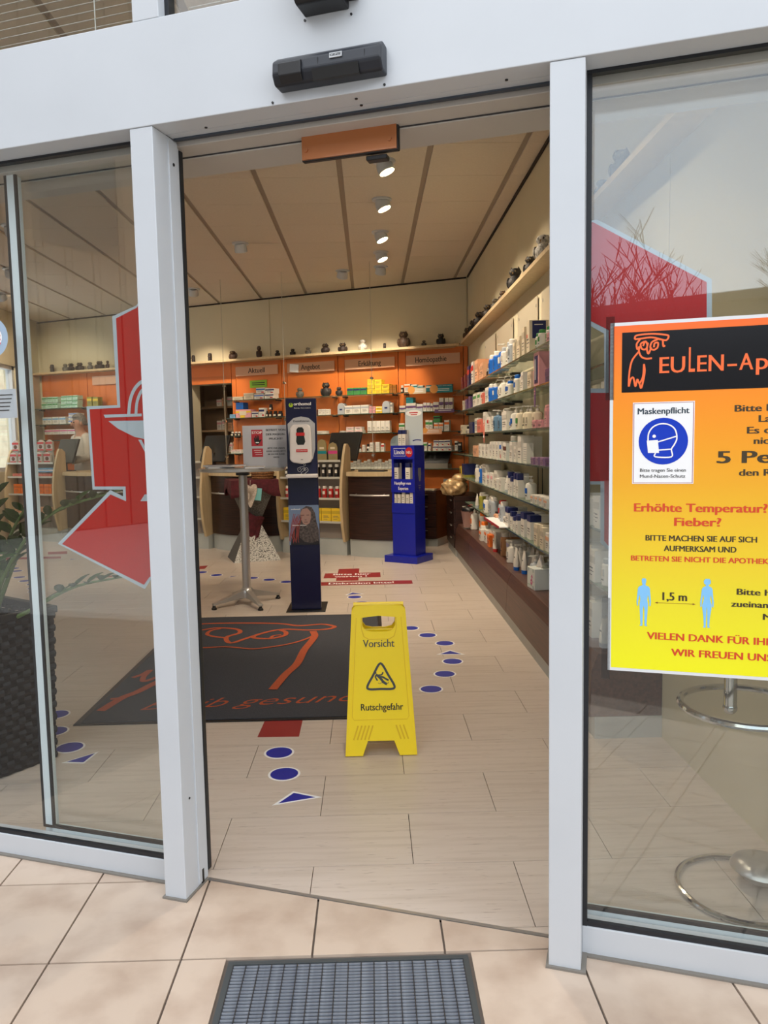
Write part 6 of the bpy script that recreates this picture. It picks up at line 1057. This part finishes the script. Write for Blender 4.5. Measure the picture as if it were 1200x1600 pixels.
# --- pharmacist behind the left counter
def person():
    p = thing('person', 'person in a white coat with grey hair working behind the left counter', 'person', FC, (-5.40, .95, 0), rz=-.35)
    J = [('pelvis', (0, 0, .98), .155), ('spine', (0, -.01, 1.18), .145), ('chest', (0, -.03, 1.38), .165), ('neck', (0, -.05, 1.56), .065), ('headb', (0, -.075, 1.63), .07), ('headm', (0, -.09, 1.72), .095), ('headt', (0, -.085, 1.80), .075),
         ('shl', (-.19, -.03, 1.47), .072), ('ell', (-.27, -.10, 1.20), .054), ('wrl', (-.12, -.33, 1.17), .036), ('shr', (.19, -.03, 1.47), .072), ('elr', (.27, -.08, 1.20), .054), ('wrr', (.10, -.31, 1.13), .036),
         ('hpl', (-.10, 0, .92), .11), ('knl', (-.105, -.02, .50), .075), ('anl', (-.11, .03, .09), .05), ('tol', (-.12, -.13, .045), .045), ('hpr', (.10, 0, .92), .11), ('knr', (.105, -.02, .50), .075), ('anr', (.11, .03, .09), .05), ('tor', (.12, -.13, .045), .045)]
    ix = {n: i for i, (n, _, _) in enumerate(J)}
    E = [('pelvis', 'spine'), ('spine', 'chest'), ('chest', 'neck'), ('neck', 'headb'), ('headb', 'headm'), ('headm', 'headt'), ('chest', 'shl'), ('shl', 'ell'), ('ell', 'wrl'), ('chest', 'shr'), ('shr', 'elr'), ('elr', 'wrr'), ('pelvis', 'hpl'), ('hpl', 'knl'), ('knl', 'anl'), ('anl', 'tol'), ('pelvis', 'hpr'), ('hpr', 'knr'), ('knr', 'anr'), ('anr', 'tor')]
    verts = [j[1] for j in J]; rad = [j[2] for j in J]; edges = [(ix[a], ix[b]) for a, b in E]
    def hand(wr, sgn):
        w = Vector(J[ix[wr]][1]); d = Vector((.35 * sgn, -.85, -.15)).normalized(); s_ = Vector((.9, .35 * sgn, 0)).normalized()
        pi = len(verts); verts.append(tuple(w + d * .055)); rad.append(.03); edges.append((ix[wr], pi))
        for k in range(4):
            a = w + d * .085 + s_ * (k - 1.5) * .02; L = (.030, .036, .034, .026)[k]
            b0 = len(verts); verts.extend([tuple(a), tuple(a + d * L + Vector((0, 0, -.006))), tuple(a + d * L * 1.9 + Vector((0, 0, -.022)))]); rad.extend([.0095, .0085, .0075]); edges.extend([(pi, b0), (b0, b0 + 1), (b0 + 1, b0 + 2)])
        b0 = len(verts); a = w + d * .035 - s_ * sgn * .035; verts.extend([tuple(a), tuple(a + d * .04 - s_ * sgn * .012)]); rad.extend([.011, .009]); edges.extend([(pi, b0), (b0, b0 + 1)])
    hand('wrl', 1); hand('wrr', -1)
    me = bpy.data.meshes.new('body'); me.from_pydata(verts, edges, []); o = link('body', me, p)
    o.modifiers.new('Skin', 'SKIN'); 
    for i, r_ in enumerate(rad): me.skin_vertices[0].data[i].radius = (r_, r_ * (.72 if i in (0, 1, 2) else 1))
    me.skin_vertices[0].data[0].use_root = True
    s_ = o.modifiers.new('Subsurf', 'SUBSURF'); s_.levels = 2; s_.render_levels = 2
    SKIN = mat('skin', (.72, .52, .42), .6); me.materials.append(SKIN)
    COAT = mat('white_coat', (.74, .71, .67), .8)
    c = MB(); ring = [(0.70, .20, .14), (.95, .19, .14), (1.15, .175, .13), (1.36, .205, .135), (1.47, .20, .115), (1.53, .09, .08), (1.57, .075, .075)]; vs = []; N = 18
    for z, rx, ry in ring:
        for a in range(N): t = 2 * math.pi * a / N; vs.append((rx * math.cos(t), -.025 + ry * math.sin(t), z))
    c.add(vs, [(i * N + a, i * N + (a + 1) % N, (i + 1) * N + (a + 1) % N, (i + 1) * N + a) for i in range(len(ring) - 1) for a in range(N)])
    for sg_, a in ((-1, 'l'), (1, 'r')):
        s0, e0, w0 = [Vector(J[ix[n + a]][1]) for n in ('sh', 'el', 'wr')]; c.tube([s0 + Vector((-.07 * sg_, 0, .01)), s0, s0.lerp(e0, .5), e0, e0.lerp(w0, .45), e0.lerp(w0, .86)], [.085, .092, .078, .070, .060, .054], 12)
    c.build('coat', COAT, p, smooth=True)
    c = MB()
    for sg_ in (-1, 1): c.tube([(sg_ * .10, 0, .95), (sg_ * .105, -.01, .5), (sg_ * .11, .02, .07)], [.12, .095, .075], 12)
    c.build('trousers', mat('dark_trousers', (.16, .16, .2), .8), p, smooth=True)
    h = MB(); vs = []; rings = 8; N = 18
    for i in range(rings + 1):
        ph = math.pi * .62 * i / rings
        for a in range(N):
            t = 2 * math.pi * a / N; f = 1.0 - (.28 if (math.sin(t) < -.3 and i > 4) else 0); vs.append((.112 * math.sin(ph) * math.cos(t) * f, -.075 + .125 * math.sin(ph) * math.sin(t) * f, 1.735 + .125 * math.cos(ph)))
    h.add(vs, [(i * N + a, (i + 1) * N + a, (i + 1) * N + (a + 1) % N, i * N + (a + 1) % N) for i in range(rings) for a in range(N)]); h.build('hair', mat('grey_hair', (.55, .53, .50), .8, dark=(.4, .38, .36), nscale=60), p, smooth=True)
    f = MB()
    for sx in (-1, 1): f.sphere((sx * .035, -.172, 1.725), .011, 8, 6)
    f.build('eyes', BLACK, p); MB().sphere((0, -.19, 1.695), (.014, .02, .026), 8, 6).build('nose', SKIN, p); MB().sphere((0, -.172, 1.655), (.028, .008, .007), 8, 5).build('mouth', mat('lips', (.6, .35, .32), .5), p)
    for sx in (-1, 1): MB().sphere((sx * .098, -.085, 1.705), (.012, .022, .034), 8, 6).build('ear', SKIN, p)
person()
for zi, z in enumerate((1.23, 1.58, 1.95)):
    for k in range(7):
        x = -4.34 + .10 * k + .01 * ((k * 3 + zi) % 3); h = .11 + .05 * ((k * 5 + zi * 2) % 4) / 3
        product('C', 'white_pink' if (k + zi) % 3 else 'peach', FB, x, .60, z + .0005, .085, .12, h, '%s, %s from the left on the %s shelf in the store room' % (('white and pink carton' if (k + zi) % 3 else 'peach carton'), ordn(k + 1), ('lowest', 'middle', 'top')[zi]), 'cartons in the store room')
# --- ceiling spots
LAMP = mat('lamp_glow', (1.0, .93, .80), .4, emit=14.0)
def spot(x, y, pw, aim, lab, cone):
    t = thing('ceiling_spot', lab, 'ceiling lamp', FW, (x, y, CZ), group='ceiling spots')
    MB().lathe([(.085, 0), (.085, -.012), (.06, -.016)], 24).build('ring', WHITE, t)
    d = (Vector(aim) - Vector((x, y, CZ))).normalized(); R_ = Vector((0, 0, -1)).rotation_difference(d).to_matrix().to_4x4(); Mx = Matrix.Translation((0, 0, -.03)) @ R_
    MB().lathe([(.05, .03), (.062, 0), (.066, -.055), (.058, -.06), (.055, -.045)], 20, M=Mx).build('lamp_body', WHITE, t, smooth=True)
    MB().lathe([(0, -.05), (.054, -.05)], 20, M=Mx).build('bulb', LAMP, t)
    l = bpy.data.lights.new('spot_light', 'SPOT'); l.energy = SPOT_W * pw; l.color = SPOT_COL; l.spot_size = math.radians(cone); l.spot_blend = .55; l.shadow_soft_size = .05
    lo = bpy.data.objects.new('spot_light', l); COL.objects.link(lo); lo.parent = t; lo.matrix_local = Matrix.Translation(Mx @ Vector((0, 0, -.075))) @ R_
SPOTS = [(.146, 5.9, 1, (1.15, 5.7, .9), 100, 'nearest of the lit ceiling spots in the row'), (.143, 6.81, 1, (1.15, 6.6, .9), 100, 'second lit ceiling spot from the door'), (.143, 7.84, .8, (1.15, 7.5, .9), 95, 'third lit ceiling spot from the door'), (.16, 8.66, .7, (1.1, 8.3, .9), 80, 'fourth lit ceiling spot from the door'), (.17, 9.36, 1.5, (.0, 10.25, 1.9), 66, 'ceiling spot close to the back wall above the Homöopathie sign'),
    (-.29, 9.55, 1.25, (-.55, 10.5, 1.9), 66, 'ceiling spot left of the lit row near the back wall'), (-2.31, 10.5, 1.1, (-2.5, 11.5, 1.9), 66, 'ceiling spot above the bar table side of the back wall'), (-3.31, 7.44, .8, (-3.2, 9.5, .8), 100, 'ceiling spot seen through the far left pane, upper one'), (-4.13, 9.2, .9, (-4.6, 11.5, 1.2), 90, 'ceiling spot seen through the far left pane, lower one'), (-4.9, 10.6, .9, (-5.1, 12.4, 1.7), 90, 'ceiling spot above the far left shelves'), (-1.3, 8.2, .7, (-1.2, 9.4, .8), 90, 'ceiling spot above the middle counter'),
    (.146, 4.95, .6, (.5, 6.4, .8), 85, 'unseen ceiling spot added as fill above the mat, third before the lit row'), (.146, 4.0, 1.0, (-.5, 6.3, 1.2), 70, 'unseen ceiling spot added as fill above the wet floor sign'), (-.9, 5.2, .9, (-.9, 9.2, .9), 60, 'unseen ceiling spot added as fill above the mat on the left'), (.146, 3.1, .75, (.35, 3.7, 0), 110, 'unseen ceiling spot added as fill just inside the doorway'), (-1.9, 5.6, .8, (-1.6, 9.2, .8), 80, 'unseen ceiling spot added as fill left of the mat')]  # these unseen spots are added as fill for door-facing fronts and near floor
for x, y, p_, a, cn, lab in SPOTS: spot(x, y, p_, a, lab, cn)
# --- planter with glossy leaved plant
RAT = mat('black_rattan', (.085, .075, .085), .5, dark=(.05, .045, .05), nscale=40)
PX, PY = -1.70, 3.22
po = thing('rattan_planter', 'tall black rattan planter behind the left window', 'planter', FF, (0, 0, 0)); po.location = (PX, PY, 0); po.rotation_euler = (0, 0, math.radians(-36)); hw = .235
for z in range(23):
    z0 = .004 + z * .028; t_ = hw * (.93 + .07 * z / 22)
    bnd = MB()
    for sx in range(4):
        R_ = Matrix.Rotation(math.pi / 2 * sx, 4, 'Z')
        n = 16
        vs = []
        for k in range(n + 1):
            x = -t_ + 2 * t_ * k / n; o_ = .0035 * (1 if (k + z) % 2 else -1)
            vs += [R_ @ Vector((x, -t_ + o_, z0)), R_ @ Vector((x, -t_ + o_ - .004, z0 + .014)), R_ @ Vector((x, -t_ + o_, z0 + .028))]
        bnd.add(vs, [(3 * k + r, 3 * k + 3 + r, 3 * k + 4 + r, 3 * k + 1 + r) for k in range(n) for r in (0, 1)])
    bnd.build('woven_band', RAT, po, smooth=False)
box('rim', RAT, po, -hw - .012, hw + .012, -hw - .012, -hw + .02, .645, .675, bevel=.005)
for a in range(1, 4): r_ = box('rim', RAT, po, -hw - .012, hw + .012, -hw - .012, -hw + .02, .645, .675, bevel=.005); r_.rotation_euler = (0, 0, math.pi / 2 * a)
box('soil', mat('soil', (.13, .1, .08), .95, dark=(.08, .06, .05), nscale=40), po, -hw + .02, hw - .02, -hw + .02, hw - .02, .58, .6); box('liner', BLACK, po, -hw + .018, hw - .018, -hw + .018, hw - .018, .004, .57)
LEAF = mat('glossy_leaf', (.17, .30, .10), .3, dark=(.10, .21, .07), nscale=9, spec=.6, rnd=.2); STEM = mat('leaf_stem', (.36, .44, .24), .5)
plt = thing('potted_plant', 'green plant with long arching stems and paired leaves in the rattan planter', 'plant', FW, (PX, PY, .6))
vs = []; fs = []
for i, (u, w_, c) in enumerate(((0, .02, 0), (.12, .30, .03), (.35, .5, .05), (.65, .42, .04), (.88, .2, .0), (1.0, .0, -.03))): vs += [(-w_ * .42, u, c + .05 * w_), (0, u, c - .03), (w_ * .42, u, c + .05 * w_)]
for i in range(5): fs += [(3 * i, 3 * i + 1, 3 * i + 4, 3 * i + 3), (3 * i + 1, 3 * i + 2, 3 * i + 5, 3 * i + 4)]
leafme = MB().add(vs, fs).mesh('leaf', LEAF, smooth=True)
rn = random.Random(12); nleaf = 0
def stem(P, n, L, start=.25):
    global nleaf
    q = [Vector(p) for p in P]; pts = []
    c3 = []
    for i in range(len(q) - 1):
        for k in range(8):
            t = k / 8; p0 = q[i - 1] if i else q[0] * 2 - q[1]; p1, p2 = q[i], q[i + 1]; p3 = q[i + 2] if i + 2 < len(q) else p2 * 2 - p1
            pts.append(.5 * (2 * p1 + (p2 - p0) * t + (2 * p0 - 5 * p1 + 4 * p2 - p3) * t * t + (3 * p1 - p0 - 3 * p2 + p3) * t ** 3))
    pts.append(q[-1]); N = len(pts)
    s_ = MB().tube(pts, [.012 - .009 * i / N for i in range(N)], 6).build('stem', STEM, plt, smooth=True)
    for k in range(n):
        t = start + (1 - start) * (k + .5) / n; i = min(N - 2, int(t * (N - 1))); p = pts[i]; d = (pts[i + 1] - pts[i]).normalized(); side = d.cross(Vector((0, 0, 1))); side = side.normalized() if side.length > .05 else Vector((1, 0, 0))
        for sg_ in (-1, 1):
            a = (side * sg_ * .9 + d * .55 + Vector((0, 0, .35 + rn.uniform(-.2, .2)))).normalized(); up = d.cross(a).normalized() * sg_; up = up if up.z > 0 else -up
            x = a.cross(up).normalized(); up = x.cross(a); l = L * (1 - .35 * t) * rn.uniform(.85, 1.1)
            M_ = Matrix((x, a, up)).transposed().to_4x4(); o = link('leaf', leafme, s_); o.matrix_local = Matrix.Translation(p) @ M_ @ Matrix.Diagonal((l, l, l, 1)); nleaf += 1
stem([(.08, -.02, 0), (.20, -.08, .25), (.42, -.16, .48), (.72, -.20, .58)], 10, .13, .32)
stem([(.10, -.04, 0), (.28, -.10, .08), (.50, -.16, .19), (.74, -.2, .24)], 6, .11, .45)
stem([(.02, -.1, 0), (.10, -.22, .2), (.22, -.34, .32), (.34, -.42, .33)], 7, .12, .3); stem([(-.02, -.12, 0), (-.02, -.25, .22), (.0, -.36, .38)], 6, .13, .3); stem([(.08, .0, 0), (.2, -.06, .35), (.33, -.16, .52)], 7, .12, .3)
stem([(-.02, -.05, 0), (.05, -.12, .28), (.12, -.2, .52)], 6, .12); stem([(.03, .02, 0), (.10, -.02, .32), (.18, -.08, .60)], 6, .12); stem([(-.08, .0, 0), (-.12, -.08, .3), (-.2, -.15, .55)], 7, .12); stem([(-.04, .06, 0), (-.03, .08, .36), (.02, .08, .68)], 7, .12); stem([(.06, .05, 0), (.18, .08, .3), (.30, .06, .46)], 6, .11); stem([(-.1, -.08, 0), (-.15, -.2, .15), (-.2, -.34, .2)], 5, .12, .35); stem([(.0, -.08, 0), (.06, -.22, .14), (.14, -.34, .2)], 5, .11, .35)
# --- bar stool by the right window
st = thing('bar_stool', 'chrome bar stool with ring foot and round foot rest behind the right window', 'stool', FW, (1.075, 2.15, 0))
def ringpts(r, z, n=40): return [(r * math.cos(2 * math.pi * k / n), r * math.sin(2 * math.pi * k / n), z) for k in range(n)]
MB().tube(ringpts(.178, .009), .009, 8, closed=True).build('base_ring', CHROME, st, smooth=True); MB().lathe([(.0, .085), (.05, .082), (.082, .066), (.088, .055), (.05, .02), (0, .008)], 28, c=(.075, .03, 0)).build('base_dome', STEEL, st, smooth=True)
MB().tube([(.155, .05, .03), (.155, .05, .78)], .018, 12).build('column', CHROME, st, smooth=True); MB().tube([(.10, .03, .03), (.155, .05, .03)], .014, 8).build('base_arm', CHROME, st)
MB().tube(ringpts(.178, .565), .010, 8, closed=True).build('foot_ring', CHROME, st, smooth=True); MB().tube([(-.045, .0, .565), (-.045, 0, .80)], .018, 12).build('drop_tube', CHROME, st, smooth=True); MB().sphere((-.045, 0, .562), .02, 12, 8).build('tube_end', CHROME, st, smooth=True)
MB().lathe([(0, .80), (.16, .80), (.17, .82), (.165, .85), (0, .86)], 28).build('seat', mat('stool_seat', (.25, .2, .18), .5), st, smooth=True)
# --- poster on the right window
PSX0, PSX1, PSZ0, PSZ1 = 1.1950, 1.805, .7655, 1.6245
po = thing('hygiene_poster', 'large orange to yellow hygiene poster taped on the right window', 'poster', FF, (0, .0825, 0))
box('paper', ink('poster_white', (.86, .87, .88), .25), po, PSX0, PSX1, -.0012, 0, PSZ0, PSZ1)
GRD = grad_mat('poster_gradient', [(0, (.93, .92, .08)), (.22, (.90, .84, .12)), (.55, (.92, .66, .15)), (.82, (.96, .55, .16)), (1, (.95, .42, .18))], PSZ0, PSZ1, .25)
box('print_field', GRD, po, PSX0 + .008, PSX1 - .008, -.0018, -.0012, PSZ0 + .008, PSZ1 - .008)
PBK = ink('poster_black', (.09, .09, .10), .2); POR = ink('poster_orange', (.95, .43, .22), .3); PDK = ink('poster_dark', (.24, .19, .08), .4); PRD = ink('poster_red', (.82, .27, .10), .4)
hdz = box('header', PBK, po, 1.2225, PSX1 - .03, -.0024, -.0018, 1.457, 1.600)
q = MB()
for s_ in D['owl']: stroke(q, s_, .0042, -.003)
q.build('owl_drawing', POR, hdz); 
for s_, a, b, h in (('EU', 1.3089, 1.3647, .040), ('L', 1.3739, 1.3868, .062), ('EN', 1.3927, 1.4491, .040), ('-', 1.4586, 1.4769, .040), ('A', 1.4835, 1.5121, .040), ('pOTHEKE', 1.5192, 1.770, .040)): text(s_, POR, hdz, a, b, 1.500, h=h, off=-.003, bold=.012)
cdp = box('mask_card', W_, po, 1.2490, 1.3885, -.0030, -.0020, 1.2355, 1.4320); q = MB()
stroke(q, [(1.2515, 1.238), (1.386, 1.238), (1.386, 1.4295), (1.2515, 1.4295)], .0016, -.0034, n=1, closed=True); q.build('red_border', ink('border_red', (.6, .2, .25)), cdp)
text('Maskenpflicht', ink('card_dark', (.15, .22, .27)), cdp, 1.2605, 1.3765, 1.4035, h=.0155, off=-.0034, bold=.02)
q = MB(); flat(q, [disc(1.319, 1.338, .056, n=40)], -.0034); q.build('blue_disc', ink('sign_blue', (.06, .22, .72), .25), cdp)
q = MB(); stroke(q, D['mask_head'], .0032, -.0039); 
for s_ in D['mask_str']: stroke(q, s_, .003, -.0039, n=1)
flat(q, [D['mask_pad']], -.0040); flat(q, [disc(D['mask_eye'][0], D['mask_eye'][1], .004)], -.0040); q.build('masked_head', W_, cdp)
text('Bitte tragen Sie einen', K_, cdp, 1.267, 1.371, 1.2645, h=.0085, off=-.0034, bold=.01); text('Mund-Nasen-Schutz', K_, cdp, 1.267, 1.370, 1.2500, h=.0085, off=-.0034, bold=.01)
def pt_(s_, x0, x1, z, h, m=PDK): text(s_, m, po, x0, x1, z, h=h, off=-.0024, bold=.025)
pt_('Bitte b', 1.4763, 1.5565, 1.404, .0165); pt_('La', 1.528, 1.553, 1.379, .0165); pt_('Es d', 1.5038, 1.553, 1.3525, .0165); pt_('nicht', 1.5186, 1.5745, 1.328, .0165); pt_('5 Personen', 1.441, 1.745, 1.284, .030); pt_('den R', 1.4886, 1.557, 1.254, .0165)
pt_('Erhöhte Temperatur?', 1.2551, 1.5501, 1.1675, .0215, PRD); pt_('Fieber?', 1.348, 1.451, 1.1335, .0215, PRD)
pt_('BITTE MACHEN SIE AUF SICH', 1.2823, 1.530, 1.0965, .0145); pt_('AUFMERKSAM UND', 1.3247, 1.486, 1.0715, .0145); pt_('BETRETEN SIE NICHT DIE APOTHEKE', 1.2489, 1.565, 1.0460, .0135, PRD)
pt_('1,5 m', 1.3236, 1.3783, .950, .021); pt_('Bitte h', 1.490, 1.561, .9705, .0155); pt_('zueinander', 1.4782, 1.596, .941, .0155); pt_('M', 1.548, 1.566, .9125, .0155)
pt_('VIELEN DANK FÜR IHR', 1.2887, 1.5715, .851, .0185, PRD); pt_('WIR FREUEN UNS', 1.3455, 1.570, .8125, .0185, PRD)
q = MB(); stroke(q, [(1.306, .943), (1.398, .943)], .001, -.0024, n=1)
for x, d in ((1.306, 1), (1.398, -1)): flat(q, [[(x, .943), (x + .006 * d, .9455), (x + .006 * d, .9405)]], -.0024)
q.build('arrow', ink('arrow_brown', (.55, .35, .1)), po)
BL = ink('figure_blue', (.50, .75, .93), .3)
def fig(cx, top, fem):
    s_ = .12 / 180
    half = [(0, 180), (5, 180), (8, 174), (7, 164), (5, 158), (6, 154), (17, 149), (21, 142), (23, 118), (25, 95), (24, 78), (20, 76), (20, 92), (16, 112), (14, 118), (12, 100), (15, 82), (13, 50), (12, 28), (10, 8), (14, 1), (4, 1), (3, 28), (3, 60), (0, 78)] if not fem else [(0, 180), (7, 180), (12, 172), (11, 163), (5, 158), (5, 154), (14, 149), (18, 142), (20, 118), (23, 95), (22, 76), (18, 78), (17, 98), (13, 122), (10, 108), (16, 82), (15, 70), (11, 40), (9, 8), (12, 1), (3, 1), (2, 40), (1, 70), (0, 76)]
    P = [(cx + x * s_, top - .12 + z * s_) for x, z in half] + [(cx - x * s_, top - .12 + z * s_) for x, z in half[-2:0:-1]]
    q = MB(); flat(q, [P], -.0024); q.build('figure', BL, po)
fig(1.2795, 1.0025, False); fig(1.424, 1.006, True)
for x, z0, z1 in ((1.185, 1.44, 1.64), (1.18, .742, .95)): tp_ = box('tape', glass('clear_tape', (.72, .73, .73), .08), po, x, x + .02, -.002, -.0012, z0, z1)
